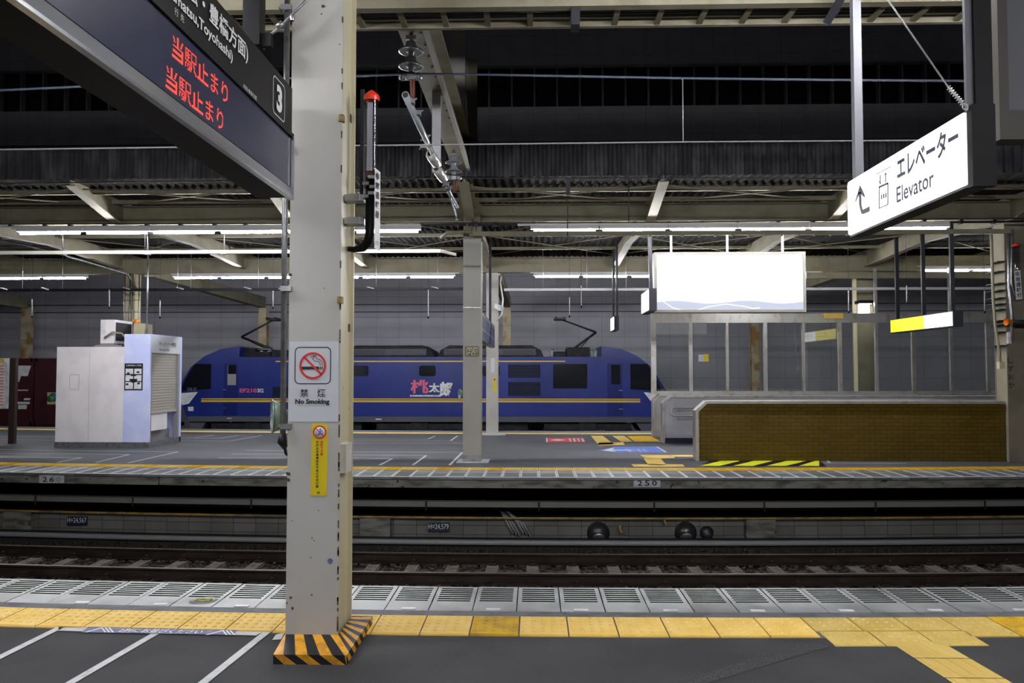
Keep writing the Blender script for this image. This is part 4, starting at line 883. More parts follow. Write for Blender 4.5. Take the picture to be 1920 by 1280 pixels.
# ================================================================== LOCOMOTIVE
YL = 29.3; YLb = 31.95; YC = (YL+YLb)/2+.0
L = lambda u, v: (XX(u, YL, v), ZZ(v, YL, u))
def lx(u): return XX(u, YL)
def lz(v): return ZZ(v, YL)
xN = XX(1248, YL); xc = (XX(332, YL)+xN)/2
rp = [(1132, 649), (1165, 654), (1195, 667), (1222, 688), (1250, 737), (1240, 752), (1228, 782)]
R_ = [(lx(u), lz(v)) for u, v in rp]
Lf = [(2*xc-x, z) for x, z in R_[::-1]]
t = empty('electric_locomotive', (xc, (YL+YLb)/2, -1.0), 'blue electric locomotive with yellow stripes behind the far platform', 'locomotive')
zd = lz(669); xd0 = lx(440); xd1 = lx(1125)
xd0 = 2*xc-lx(1128); xd1 = lx(1128)
b = MB(); b.prism(Lf+[(xd0, lz(649)), (xd0, zd), (xd1, zd), (xd1, lz(649))]+R_, YL, YLb, 'y'); body = b.build('body', 'blue', t)
b = MB(); b.box(2*xc-lx(1226), lx(1226), YL-.005, YLb+.005, lz(791), lz(781)); b.build('sill', 'locogrey', t)
b = MB(); b.box(xd0-.3, xd1+.3, YL+.02, YLb-.02, lz(673), zd+.01); b.build('roof_deck', 'locodark', t)
b = MB(); s0 = 2*xc-lx(1058); b.box(s0, lx(1060), YL-.012, YL, lz(678.2), lz(676)); b.build('thin_yellow_stripe', 'locoyel', t)
b = MB(); s0 = 2*xc-lx(1200); b.box(s0, lx(1200), YL-.018, YL, lz(749), lz(747)); b.box(s0, lx(1200), YL-.018, YL, lz(754), lz(750.5)); b.build('yellow_band', 'locoyel', t)
for sgn in (1, -1):
    f = (lambda x: x) if sgn == 1 else (lambda x: 2*xc-x)
    b = MB(); c = R_[3]; d = R_[4]; n = Vector((d[1]-c[1], 0, -(d[0]-c[0]))).normalized()*-.03
    A = Vector((c[0], 0, c[1])).lerp(Vector((d[0], 0, d[1])), .08)+n; B = Vector((c[0], 0, c[1])).lerp(Vector((d[0], 0, d[1])), .95)+n
    b.mesh([(f(A.x), YL+.12, A.z), (f(A.x), YLb-.12, A.z), (f(B.x), YLb-.12, B.z), (f(B.x), YL+.12, B.z), (f(A.x-.1), YL+.12, A.z-.02), (f(A.x-.1), YLb-.12, A.z-.02), (f(B.x-.1), YLb-.12, B.z-.02), (f(B.x-.1), YL+.12, B.z-.02)],
           [(0, 1, 2, 3), (4, 7, 6, 5), (0, 3, 7, 4), (1, 5, 6, 2), (0, 4, 5, 1), (3, 2, 6, 7)]); b.build('windscreen', 'locoglass', t)
    b = MB(); q = [(1182, 682), (1214, 682), (1232, 712), (1241, 733), (1182, 729)]; b.prism([(f(lx(u)), lz(v)) for u, v in q], YL-.015, YL, 'y'); b.build('cab_side_window', 'locoglass', t)
    b = MB(); q = [(1207, 735), (1250, 738), (1236, 760), (1224, 757)]; b.prism([(f(lx(u)), lz(v)) for u, v in q], YL-.02, YL, 'y'); b.build('white_nose_flash', 'white', t)
    b = MB(); q = [(1192, 791), (1227, 791), (1222, 812), (1206, 812)]; b.prism([(f(lx(u)), lz(v)) for u, v in q], YL+.1, YLb-.1, 'y'); b.build('front_skirt', 'locogrey', t)
b = MB(); b.box(lx(1138), lx(1167), YL-.012, YL, lz(779), lz(681)); dr = b.build('cab_door', mat('locomotive_blue_door', (.006, .014, .125), .4, spec=.2), t)
b = MB(); b.box(lx(1146), lx(1163), YL-.02, YL-.01, lz(720), lz(684)); b.build('door_window', 'locoglass', dr)
b = MB(); b.box(lx(1160), lx(1167), YL-.05, YL-.02, lz(732), lz(731)); b.box(lx(1160), lx(1167), YL-.05, YL-.02, lz(767), lz(766)); b.build('handrail', 'silver', dr)
b = MB(); b.box(lx(420), lx(446), YL-.012, YL, lz(779), lz(681)); dr = b.build('cab_door', mat('locomotive_blue_door2', (.006, .014, .125), .4, spec=.2), t)
b = MB(); b.box(lx(427), lx(443), YL-.02, YL-.01, lz(722), lz(684)); b.build('door_window', 'grey', dr)
b = MB(); b.box(lx(428), lx(443), YL-.022, YL-.018, lz(701), lz(684)); b.build('upper_glass', 'locoglass', dr)
for u in (418, ): b = MB(); b.box(lx(419), lx(426), YL-.05, YL-.02, lz(731), lz(730)); b.box(lx(419), lx(426), YL-.05, YL-.02, lz(766), lz(765)); b.build('handrail', 'silver', dr)
for u0, u1, v0, v1 in ((662, 691, 685, 705), (786, 817, 685, 705), (905, 937, 685, 705), (560, 592, 685, 705)):
    b = MB(); b.prism(rrect(lx(u0), lx(u1), lz(v1), lz(v0), .08), YL-.015, YL, 'y'); b.build('side_window', 'locoglass', t)
b = MB(); b.prism(rrect(lx(1037), lx(1101), lz(728), lz(682), .05), YL-.015, YL, 'y'); b.build('equipment_window', 'locoglass', t)
louv = mat('louvre_navy', (.004, .007, .035), .7, spec=.1)
for u0, u1, v0, v1, nn in ((953, 1013, 683, 708, 7), (953, 1013, 716, 742, 7), (512, 540, 725, 745, 5), (470, 500, 683, 708, 7)):
    if u0 == 470: continue
    b = MB(); b.box(lx(u0), lx(u1), YL-.006, YL, lz(v1), lz(v0), 0)
    for k in range(nn): z = lz(v0)+(lz(v1)-lz(v0))*(k+.5)/nn; b.box(lx(u0)+.03, lx(u1)-.03, YL-.02, YL-.006, z-.012, z+.012, 1)
    b.build('louvre', [louv, 'inkblack'], t)
text('EF210', (lx(450), YL-.014, lz(736)), RX, UZ, lx(482)-lx(450), .15, 'pink', parent=t, bold=.03); b = MB()
text('302', (lx(483), YL-.014, lz(736)), RX, UZ, lx(495)-lx(483), .15, 'white', parent=t, bold=.03)
text('JRF', (lx(350), YL-.014, lz(738)), RX, UZ, .4, .22, 'locogrey', parent=t, bold=.03)
text('桃', (lx(770), YL-.014, lz(738)), RX, UZ, lx(804)-lx(770), lz(712)-lz(738), 'pink', parent=t, bold=.03)
text('太', (lx(804), YL-.014, lz(736)), RX, UZ, lx(825)-lx(804), lz(718)-lz(736), 'white', parent=t, bold=.04)
text('郎', (lx(824), YL-.014, lz(744)), RX, UZ, lx(849)-lx(824), lz(715)-lz(744), 'white', parent=t, bold=.04)
b = MB(); b.box(lx(769), lx(825), YL-.014, YL, lz(743.5), lz(740.5)); b.build('white_underline', 'white', t)
text('ECO-POWER', (lx(772), YL-.016, lz(743)), RX, UZ, lx(822)-lx(772), .035, 'blue', parent=t)
b = MB(); b.box(lx(354), lx(364), YL-.014, YL, lz(771), lz(763)); b.build('small_plate', 'white', t)
b = MB(); b.box(lx(705), lx(716), YL-.014, YL-.004, lz(787), lz(785)); b.box(lx(427), lx(436), YL-.014, YL-.004, lz(785.5), lz(784)); b.build('sill_mark', 'white', t)
# roof monitors
for u0, u1 in ((640, 812), (818, 1020)):
    b = MB(); xa, xb = lx(u0), lx(u1); b.prism([(xa, zd), (xb, zd), (xb-.1, lz(656)), (xb-.45, lz(646.5)), (xa+.45, lz(646.5)), (xa+.1, lz(656))], YL+.35, YLb-.35, 'y'); mo = b.build('roof_monitor', 'locodark', t)
    b = MB(); b.box(xa+.25, xb-.3, YL+.33, YL+.35, lz(665), lz(653)); b.build('side_panel', 'locogrey', mo)
    b = MB()
    for a, c in ((.08, .38), (.44, .55), (.62, .9)) if u0 > 700 else ((.08, .45), ): b.box(xa+(xb-xa)*a, xa+(xb-xa)*c, YL+.31, YL+.33, lz(664), lz(655))
    b.build('grille', 'inkblack', mo)
for u0, u1, v in ((1064, 1108, 650), (1040, 1062, 658), (500, 640, 655), (432, 470, 651), (470, 498, 658)):
    b = MB(); b.box(lx(u0), lx(u1), YL+.5, YLb-.5, zd, lz(v)); b.box(lx(u0)+.05, lx(u1)-.05, YL+.48, YL+.5, lz(v+4), lz(v+2)); b.build('roof_equipment', 'locodark', t)
b = MB()
for u in (1036, 1048, 1068, 1082, 1096, 1112, 1120, 478, 492, 506, 520, 436, 450):
    b.lathe([(.05, 0), (.09, .05), (.05, .08), (.09, .13), (.05, .16), (.09, .21), (.04, .26)], (lx(u), YL+.7, zd), n=8)
each(b, 'roof_insulator', 'insul', t)
b = MB(); b.path([(lx(1034), YL+.7, zd+.3), (lx(1062), YL+.7, zd+.32), (lx(1120), YL+.7, zd+.25)], .02, 5); b.path([(lx(438), YL+.7, zd+.3), (lx(520), YL+.7, zd+.32)], .02, 5); each(b, 'roof_busbar', 'steel', t)
for nm, (bu, ku, kv, hu, hv, bv) in (('right', (1073, 1118, 623, 1050, 598, 656)), ('left', (505, 452, 631, 513, 598, 656))):
    b = MB(); ym = (YL+YLb)/2-.6; pb = (lx(bu), ym, lz(bv)); k_ = (lx(ku), ym, ZZ(kv, ym)); h_ = (XX(hu, ym), ym, ZZ(hv, ym)); k_ = (XX(ku, ym), ym, ZZ(kv, ym))
    b.path([pb, k_], .05, 6); b.path([k_, h_], [.045, .03], 6); b.path([(pb[0]+(.25 if nm == 'right' else -.25), ym, pb[2]), (k_[0]-.12*(1 if nm == 'right' else -1), ym, k_[2]-.06)], .02, 5)
    pg = b.build('pantograph', 'inkblack', t)
    b = MB()
    for dx in (-.15, .15): b.path([(h_[0]+dx, ym-.5, h_[2]+.03), (h_[0]+dx, ym+.7, h_[2]+.03)], .03, 6)
    b.box(h_[0]-.22, h_[0]+.22, ym-.3, ym+.5, h_[2]-.04, h_[2]+.03); b.build('contact_shoe', 'inkblack', pg)
# bogies
for k, u in enumerate((400, 640, 780, 930, 1080)):
    if k == 1: continue
for k, xq in enumerate((xc-6.2, xc, xc+6.2)):
    b = MB(); b.box(xq-1.6, xq+1.6, YL+.15, YL+.35, -.45, -.22); b.box(xq-.3, xq+.3, YL+.1, YL+.4, -.6, -.15); b.box(xq-1.6, xq+1.6, YLb-.35, YLb-.15, -.45, -.22); bg = b.build('bogie', 'locodark', t)
    for s in (-1.25, 1.25):
        for yy in (YL+.42, YLb-.55):
            b = MB(); b.lathe([(.0001, 0), (.1, 0), (.12, .03), (.38, .03), (.43, .0), (.43, .12), (.0001, .12)], (xq+s, yy, -.58), (0, 1, 0), 24); b.build('wheel', 'rail', bg)
b = MB(); b.box(xc-4, xc-2.2, YL+.3, YLb-.3, -.6, -.2); b.box(xc+2.2, xc+4, YL+.3, YLb-.3, -.6, -.2); each(b, 'underfloor_box', 'locodark', t)
# container wagon
xw1 = 2*xc-R_[4][0]-.9
t = empty('container_wagon', (xw1-6, 30.6, -1), 'maroon freight container wagon at the far left behind the booth', 'wagon')
for k, (a, e) in enumerate(((lx(62), lx(62)+3.6), (lx(62)-3.75, lx(62)-.05), (lx(62)-7.5, lx(62)-3.8))):
    a2 = max(a, -30); e2 = min(e, xw1)
    b = MB(); b.box(a2, e2, YL+.1, YLb-.1, lz(799), lz(671)); c = b.build('container', 'maroon', t)
    b = MB()
    for x in (a2+.03, e2-.1): b.box(x, x+.07, YL+.07, YL+.1, lz(799), lz(671))
    b.box(a2, e2, YL+.07, YL+.1, lz(677), lz(671)); b.box(a2, e2, YL+.07, YL+.1, lz(799), lz(793))
    if k == 0:
        for v in (707, 738, 766): b.box(a2+.9, e2-.1, YL+.08, YL+.1, lz(v)-.02, lz(v)+.02)
    b.build('container_frame', 'maroon', c)
    if k == 1:
        b = MB(); W = lambda u, v: (XX(u, YL), lz(v))
        b.prism([W(0, 685), W(56, 685), W(50, 705), W(38, 705), W(34, 716), W(20, 716), W(20, 695), W(0, 695)], YL+.05, YL+.07, 'y'); b.prism([W(31, 731), W(52, 731), W(51, 733), W(31, 733)], YL+.05, YL+.07, 'y'); b.prism([W(30, 754), W(55, 754), W(55, 758.5), W(30, 758.5)], YL+.05, YL+.07, 'y')
        b.prism([W(34, 760), W(50, 760), W(49, 768), W(34, 768)], YL+.05, YL+.07, 'y'); b.prism([W(45, 747), W(56, 747), W(55, 751), W(44, 751)], YL+.05, YL+.07, 'y'); b.build('white_marking', 'white', c)
    if k == 0:
        b = MB(); b.box(lx(88), lx(108), YL+.05, YL+.07, lz(759), lz(736)); pl = b.build('yellow_plate', mat('pale_yellow', (.5, .48, .22), .5), c)
        b = MB(); b.lathe([(.17, 0), (.17, .01), (.0001, .01)], (lx(100), YL+.05, lz(745)), (0, -1, 0), 18); b.build('blue_disc', mat('teal_blue', (.04, .16, .26), .5), pl)
        b = MB(); b.lathe([(.13, 0), (.13, .014), (.0001, .014)], (lx(94), YL+.05, lz(748)), (0, -1, 0), 18); b.build('green_disc', mat('leaf_green', (.06, .20, .05), .5), pl)
b = MB(); b.box(-28, xw1+.2, YL+.3, YLb-.3, -.45, lz(799)); b.box(-28, xw1, YL+.28, YL+.3, lz(803), lz(800), 1); b.build('flat_frame', ['locodark', 'pipeyel'], t)
for x in (xw1-2.4, xw1-4.3, -24, -26):
    b = MB(); b.lathe([(.0001, 0), (.38, .03), (.43, 0), (.43, .12), (.0001, .12)], (x, YL+.42, -.58), (0, 1, 0), 20); b.build('wheel', 'rail', t)
for Y in (YC-.53, YC+.53, 23.9, 24.97):
    b = MB(); b.box(-30, 30, Y-.03, Y+.03, -1.2, -1.0); tag(b.build('steel_rail', 'rail'), 'rail on the tracks beyond the far platform in deep shade', 'rail', 'rails beyond the far platform')
# ================================================================== GANTRY OVER THE TRACKS
t = empty('track_gantry', (-1.2, 10, 5.1), 'heavy weathered cream steel gantry beam spanning over the tracks', 'gantry beam')
zg = 5.12; b = MB(); xg0, xg1 = -1.36, -1.06
prof = [(4.9, zg-.1), (7.2, zg-.02), (9.5, zg), (12.5, zg), (14.2, zg-.25), (14.9, zg-.6), (14.9, zg+.5), (12, zg+.45), (4.9, zg+.45)]
b.prism(prof, xg0+.13, xg0+.16, 'x'); b.build('web', 'cream', t)
b = MB(); fl_ = prof[:6]
for p, q in zip(fl_[:-1], fl_[1:]): b.bar(((xg0+xg1)/2, p[0], p[1]), ((xg0+xg1)/2, q[0], q[1]), xg1-xg0, .03)
b.bar(((xg0+xg1)/2, 4.9, zg+.45), ((xg0+xg1)/2, 14.9, zg+.5), xg1-xg0, .03); b.build('flange', 'cream', t)
b = MB(); b.bar((xg1-.02, 6.5, zg-.015), (xg1-.02, 14.0, zg-.1), .05, .06); b.build('edge_angle', 'pillar', t)
b = MB()
for k in range(22): b.lathe([(.016, 0), (.016, .012), (.0001, .016)], (xg0+.22, 7+k*.3, zg-.02), (0, 0, -1), 6)
each(b, 'bolt', 'cream', t)
t = empty('gantry_hanger', at(826, 290, 10.3), 'pale flat steel hanger dropping from the gantry beam', 'hanger')
b = MB(); a = at(818, 292, 10.3); c = at(818, 192, 10.3); b.box(XX(810, 9.6, 230), XX(826, 9.6, 230), 9.6, 9.66, ZZ(322, 9.6), zg); b.build('bar', 'wallwhite', t)
for (u0, u1, v0, v1, Y, lb, m_) in ((843, 872, 40, 205, 14.4, 'behind the gantry beam', 'pillar'), (866, 877, 205, 292, 14.0, 'lower lighter piece ending at the fascia', 'wallwhite'), (876, 894, 110, 270, 15.5, 'right of the gantry beam', 'cream')):
    b = MB(); x0 = XX(u0, Y, v0); x1 = XX(u1, Y, v0); b.box(x0, x1, Y, Y+.15, ZZ(v1, Y), ZZ(v0-60 if v0 < 50 else v0, Y)); tag(b.build('roof_post', m_), 'cream steel post above the far canopy, '+lb, 'post')
b = MB(); b.bar(at(872, 110, 15.3), at(892, 268, 15.5), .12, .12); tag(b.build('roof_brace', 'cream'), 'leaning dark cream brace above the far canopy', 'brace')
# insulator strings
def insul(u, vt, vb, Y, label, sc=1):
    p = at(u, vt, Y); q = at(u, vb, Y); t = empty('suspension_insulator', p, label, 'insulator')
    h = p.z-q.z
    b = MB(); b.path([p+Vector((0, 0, .05)), p-Vector((0, 0, h*.2))], .02*sc, 8); b.box(p.x-.05*sc, p.x+.05*sc, p.y-.03, p.y+.03, p.z-.04*sc, p.z); b.build('top_clevis', 'steel', t)
    for k in range(2):
        z = p.z-h*(.12+.36*k); b = MB(); b.lathe([(.022, .0), (.05, -.01), (.055, -h*.10), (.06, -h*.14), (.125*sc, -h*.24), (.127*sc, -h*.26), (.11*sc, -h*.255), (.10*sc, -h*.235), (.085*sc, -h*.26), (.07*sc, -h*.235), (.055*sc, -h*.26), (.03*sc, -h*.24), (.022, -h*.38)], (p.x, p.y, z), n=24); b.build('porcelain_disc', 'insul', t)
    b = MB(); b.box(p.x-.09*sc, p.x+.09*sc, Y-.025, Y+.025, q.z-.02, q.z+.03); b.lathe([(.03, 0), (.045, .03), (.03, .07)], (p.x-.08*sc, Y-.06, q.z), (0, 1, 0), 8); b.lathe([(.03, 0), (.045, .03), (.03, .07)], (p.x+.08*sc, Y-.06, q.z), (0, 1, 0), 8); b.build('wire_clamp', 'steel', t)
    b = MB(); b.path([(p.x, Y, q.z), (p.x+.01, Y, q.z-.22*sc)], .016*sc, 6); b.path([(p.x+.03, Y, q.z), (p.x+.03, Y, q.z-.2*sc)], .012*sc, 6); b.build('rusty_link', mat('rust_red', (.16, .06, .04), .7) if 'rust_red' not in bpy.data.materials else bpy.data.materials['rust_red'], t)
insul(771, 68, 146, 7.9, 'large grey porcelain disc insulator under the gantry beam, nearer one'); insul(851, 288, 334, 11.3, 'smaller disc insulator under the gantry beam, nearer the far canopy', .95)
t = empty('catenary_cantilever', at(810, 290, 9), 'grey steel arm tube with pale insulators slanting under the gantry beam', 'cantilever')
A_ = at(760, 178, 7.45); B_ = at(814, 295, 9.2); C_ = at(822, 318, 9.6); D_ = at(858, 388, 11.6)
b = MB(); b.path([A_, B_], [.036, .030], 12); b.path([at(828, 333, 9.9), D_], .022, 10); b.build('tube', 'insul', t)
b = MB(); b.lathe([(.0001, 0), (.028, 0)], A_-(B_-A_).normalized()*.003, (A_-B_), 12); b.build('open_end', 'inkblack', t)
for (u0, v0, Y0, u1, v1, Y1) in ((806, 288, 9.0, 820, 308, 9.35), (818, 316, 9.5, 833, 336, 9.9)):
    p = at(u0, v0, Y0); q = at(u1, v1, Y1); h = (q-p).length; b = MB(); b.lathe([(.03, 0), (.056, .02), (.062, h*.3), (.052, h*.35), (.062, h*.45), (.062, h*.9), (.03, h)], p, q-p, 16); b.build('pale_insulator', 'insulw', t)
b = MB(); b.path([at(836, 352, 10.5), at(845, 372, 10.6), at(853, 400, 10.8), at(857, 412, 10.9)], .009, 8); b.path([at(840, 352, 10.6), at(849, 374, 10.7), at(857, 405, 10.9)], .006, 6); b.lathe([(.0001, 0), (.02, .015), (.0001, .03)], at(857, 413, 10.9), n=8); b.build('steady_arm', 'silver', t)
for (u, v, Y) in ((770, 190, 7.6), (782, 212, 7.9), (797, 258, 8.6), (794, 275, 8.7), (836, 345, 10.2), (840, 352, 10.4)):
    p = at(u, v, Y); b = MB(); b.box(p.x-.035, p.x+.035, p.y-.03, p.y+.05, p.z-.022, p.z+.022); b.path([p+Vector((-.05, 0, -.03)), p+Vector((.06, 0, .03))], .009, 6); b.build('clamp', 'grey', t)
def wire(pts, r, m_, label, name='overhead_wire'):
    b = MB(); b.path(pts, r, 6); return tag(b.build(name, m_), label, 'wire')
wire([at(-60, 172, 7.9), at(156, 162, 7.9), at(470, 149, 7.9), at(771, 138.5, 7.9), at(900, 139.5, 7.9), at(1280, 146.5, 7.9), at(1600, 150, 7.9), at(2000, 153, 7.9)], .011, 'wire', 'pale blue twisted messenger wire, the highest wire over the tracks')
wire([at(-60, 281, 7.9), at(330, 276, 7.9), at(800, 271.5, 7.9), at(1280, 266, 7.9), at(2000, 261, 7.9)], .008, 'grey', 'thin contact wire running just above the corrugated fascia')
wire([at(-60, 345, 11.3), at(850, 334, 11.3), at(1280, 334, 11.3), at(2000, 337, 11.3)], .009, 'cable', 'dark wire of the farther track, running along the canopy edge')
wire([at(-60, 420, 11.3), at(857, 418, 11.3), at(1280, 416, 11.3), at(2000, 408, 11.3)], .009, 'cable', 'dark contact wire of the farther track crossing the long cream beam')
wire([at(1280, 148, 7.9), at(1281, 265, 7.9)], .005, 'cord', 'thin vertical dropper wire linking the two upper wires', 'dropper_wire')
for k, (u, v0, v1, Y) in enumerate(((1064, 335, 455, 11.3), (1179, 334, 417, 11.3), (887, 388, 440, 14.6), (893, 415, 440, 14.6), (272, 412, 470, 15))):
    b = MB(); b.path([at(u, v0, Y), at(u-(3 if k == 2 else 0), v1, Y)], .008, 5); b.box(*[c for c in (at(u, 0, Y).x-.03, at(u, 0, Y).x+.03, Y-.02, Y+.02, ZZ(v0+30 if k == 0 else v0+8, Y), ZZ(v0, Y))]) if k != 1 else None
    tag(b.build('dropper_wire', 'cable'), 'dark vertical dropper wire before the cream beam, %s' % ('right of the middle column', 'left of the billboard post', 'on the middle column face', 'short one by the middle column', 'above the white tray')[k], 'wire')
# ================================================================== NEAR CANOPY
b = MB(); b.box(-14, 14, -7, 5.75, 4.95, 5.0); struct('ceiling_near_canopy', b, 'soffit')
b = MB(); b.box(-14, 14, 5.76, 5.80, 4.60, 5.3); struct('trim_added_light_blocker', b, 'corr')  # added out of view to keep near lamp light off the posts above
t = empty('overhead_rack', (0, 6.1, 4.43), 'long cream ladder-like rack along the near canopy edge at the top', 'rack')
zr = 4.43; ya = 5.93; yb = at(960, 36, 6.3).y
def trk(x): return x*.004
b = MB(); b.box(-9, 9, 5.88, 5.96, zr-.02, zr+.14); b.box(-9, 9, 6.26, 6.30, zr-.01, zr+.05); each(b, 'side_rail', 'rackcream', t)
b = MB(); x0 = at(753, 28, 6.1).x
for k in range(-12, 14): x = x0+k*.335; b.box(x-.022, x+.022, 5.96, 6.26, zr-.005, zr+.02)
each(b, 'rung', 'rackcream', t)
b = MB(); b.box(-9, 9, 6.42, 6.47, zr+.10, zr+.22); tag(b.build('canopy_edge_board', mat('edge_board', (.75, .74, .66), .4)), 'bright cream edge board glimpsed through the overhead rack', 'board')
rr = random.Random(9)
for k in range(4):
    b = MB(); b.path([(-9+i*.5, 6.05+k*.045, zr+.035+.015*rr.random()) for i in range(37)], .012, 6)
    tag(b.build('rack_cable', 'cable'), 'black cable lying in the overhead rack', 'cable', 'black cables in the overhead rack')
b = MB(); b.box(XX(1070, 6.0, 20), XX(1086, 6.0, 20), 5.9, 6.05, at(1078, 56, 6.0).z, 4.9); tag(b.build('rack_hanger', 'charcoal'), 'dark hanger strap crossing the overhead rack above the locomotive cab', 'hanger')
b = MB(); b.bar(at(1580, -8, 5.8), at(1549, 45, 5.9), .045, .04); tag(b.build('rack_hanger', 'charcoal'), 'dark slanting hanger strap at the rack near the elevator sign post', 'hanger')
# top-left clutter
b = MB(); b.box(XX(455, 4.7, 30), XX(487, 4.7, 30), 4.7, 4.8, at(470, 83, 4.7).z, 4.9); tag(b.build('board_hanger_plate', 'black'), 'black hanger plate above the departure board', 'hanger')
b = MB(); a = at(497, 72, 4.75); b.path([a, at(520, 55, 4.75), at(555, 20, 4.75), at(596, -20, 4.75)], .008, 6); b.path([at(492, 76, 4.75), at(507, 62, 4.75)], .016, 8); b.path([at(519, 52, 4.75), at(530, 42, 4.75)], .018, 8)
b.lathe([(.012, -.02), (.016, 0), (.012, .02)], at(548, 33, 4.75), n=8); tag(b.build('turnbuckle_brace', 'steel'), 'steel turnbuckle brace rod beside the departure board', 'brace')
b = MB(); b.box(XX(483, 4.72, 80), XX(508, 4.72, 80), 4.72, 4.76, at(490, 86, 4.72).z, at(490, 62, 4.72).z); tag(b.build('brace_bracket', 'black'), 'black bracket plate anchoring the turnbuckle rod', 'bracket')
# ================================================================== NEAR PILLAR
YP = 4.81; xp0 = atz(535, 1215).x; YP = atz(535, 1215).y; xp1 = XX(633, YP, 1215); YQ = atx(658, 1187, xp1).y
YQ = YP+.37; XE = xp1
t = empty('near_pillar', ((xp0+xp1)/2, YP+.18, 0), 'large grey-cream steel pillar in the foreground with signs and striped base', 'pillar')
b = MB(); b.box(xp0, xp1, YP, YP+.022, 0, 4.95, 0); b.box(xp0+.02, xp1-.025, YP+.022, YQ-.022, 0, 4.95, 1); b.box(xp0, xp1, YQ-.022, YQ, 0, 4.95, 1); b.build('shaft', ['pillar', 'pillar_side'], t)
b = MB()
for (u, v, s) in ((633, 221, .03), (636, 562, .03)): p = at(u, v, YP-.004); b.box(XE-.018, XE+.012, YP-.012, YP+.03, p.z-.022, p.z+.02)
b.build('rusted_clip', mat('rust_gold', (.30, .20, .06), .5, col2=(.12, .06, .02), scale=30), t)
rustb = mat('dark_rust', (.07, .045, .03), .8, col2=(.14, .09, .05), scale=40)
b = MB()
for (u, v) in ((656, 209), (653, 611)): p = atx(u, v, XE); b.box(XE-.03, XE-.02, YQ-.06, YQ-.02, p.z-.03, p.z+.02)
rr = random.Random(4)
for (u, v, s) in ((545, 515, .012), (541, 545, .01), (606, 12, .012), (603, 26, .006), (608, 540, .004), (597, 957, .004), (548, 976, .004), (585, 1008, .005), (589, 1013, .004), (583, 1045, .004), (584, 1115, .006), (541, 888, .014), (541, 899, .012), (545, 1120, .01), (548, 1140, .009), (538, 1130, .007)):
    p = at(u, v, YP-.001); b.prism([(p.x+s*math.cos(a)*rr.uniform(.6, 1.3), p.z+s*math.sin(a)*rr.uniform(.6, 1.2)) for a in [k*math.pi/4 for k in range(8)]], YP-.0012, YP-.0002, 'y')
b.build('paint_chip', rustb, t)
b = MB(); p = at(619, 1052, YP); b.prism([(p.x+.014*math.cos(a)*rr.uniform(.8, 1.4), p.z+.018*math.sin(a)) for a in [k*math.pi/5 for k in range(10)]], YP-.0014, YP-.0002, 'y'); b.build('grey_smudge', 'sticknavy', t)
b = MB()
for k in range(26):
    u = 540+rr.random()*92; v = 1195+rr.random()*18; p = at(u, v, YP); s = rr.uniform(.004, .012)
    b.prism([(p.x+s*1.6*math.cos(a)*rr.uniform(.6, 1.3), p.z+s*.6*math.sin(a)*rr.uniform(.6, 1.2)) for a in [j*math.pi/4 for j in range(8)]], YP-.0012, YP-.0002, 'y')
b.build('base_scuff', 'grey', t)
# chipped corner edge
b = MB()
for k in range(40):
    z = rr.uniform(.1, 4.6) if k < 18 else rr.uniform(.1, 1.4); h = rr.uniform(.01, .05); b.box(XE-.006, XE+.0012, YP-.0012, YP+.01, z, z+h)
b.build('edge_chip', rustb, t)
# striped guard
g0 = atz(507, 1240); zgd = .055
gx0, gx1, gy0, gy1 = xp0-.075, xp1+.045, YP-.075, YQ+.08
gx0 = atz(512, 1245).x; gy0 = atz(512, 1245).y; gx1 = atz(650, 1246).x; gy1 = YQ+.10
def guard(poly_out, poly_in, h0, h1):
    b = MB()
    n = len(poly_out); cum = 0
    for i in range(n):
        p, q = Vector(poly_out[i]), Vector(poly_out[(i+1) % n]); pi, qi = Vector(poly_in[i]), Vector(poly_in[(i+1) % n]); Ln = (q-p).length; m = max(2, round(Ln/.068)); sl = .9
        for k in range(-1, m+1):
            a = k/m; e = (k+1)/m
            cl = lambda t_: min(1, max(0, t_))
            # slanted stripe: bottom shifted against the top
            P0 = p.lerp(q, cl(a+sl/m)); P1 = p.lerp(q, cl(e+sl/m)); T0 = p.lerp(q, cl(a-sl/m*.2)); T1 = p.lerp(q, cl(e-sl/m*.2)); I0 = pi.lerp(qi, cl(a-sl/m)); I1 = pi.lerp(qi, cl(e-sl/m))
            b.c = k % 2
            b.mesh([(*P0, 0), (*P1, 0), (*T1, h0), (*T0, h0), (*I1, h1), (*I0, h1)], [(0, 1, 2, 3), (3, 2, 4, 5)])
    return b
po = [(gx0, gy0), (gx1, gy0), (gx1, gy1), (gx0, gy1)]; pi_ = [(xp0-.003, YP-.003), (xp1+.003, YP-.003), (xp1+.003, YQ+.003), (xp0-.003, YQ+.003)]
guard(po, pi_, .055, .085).build('striped_guard', ['hazy', 'inkblack'], t)
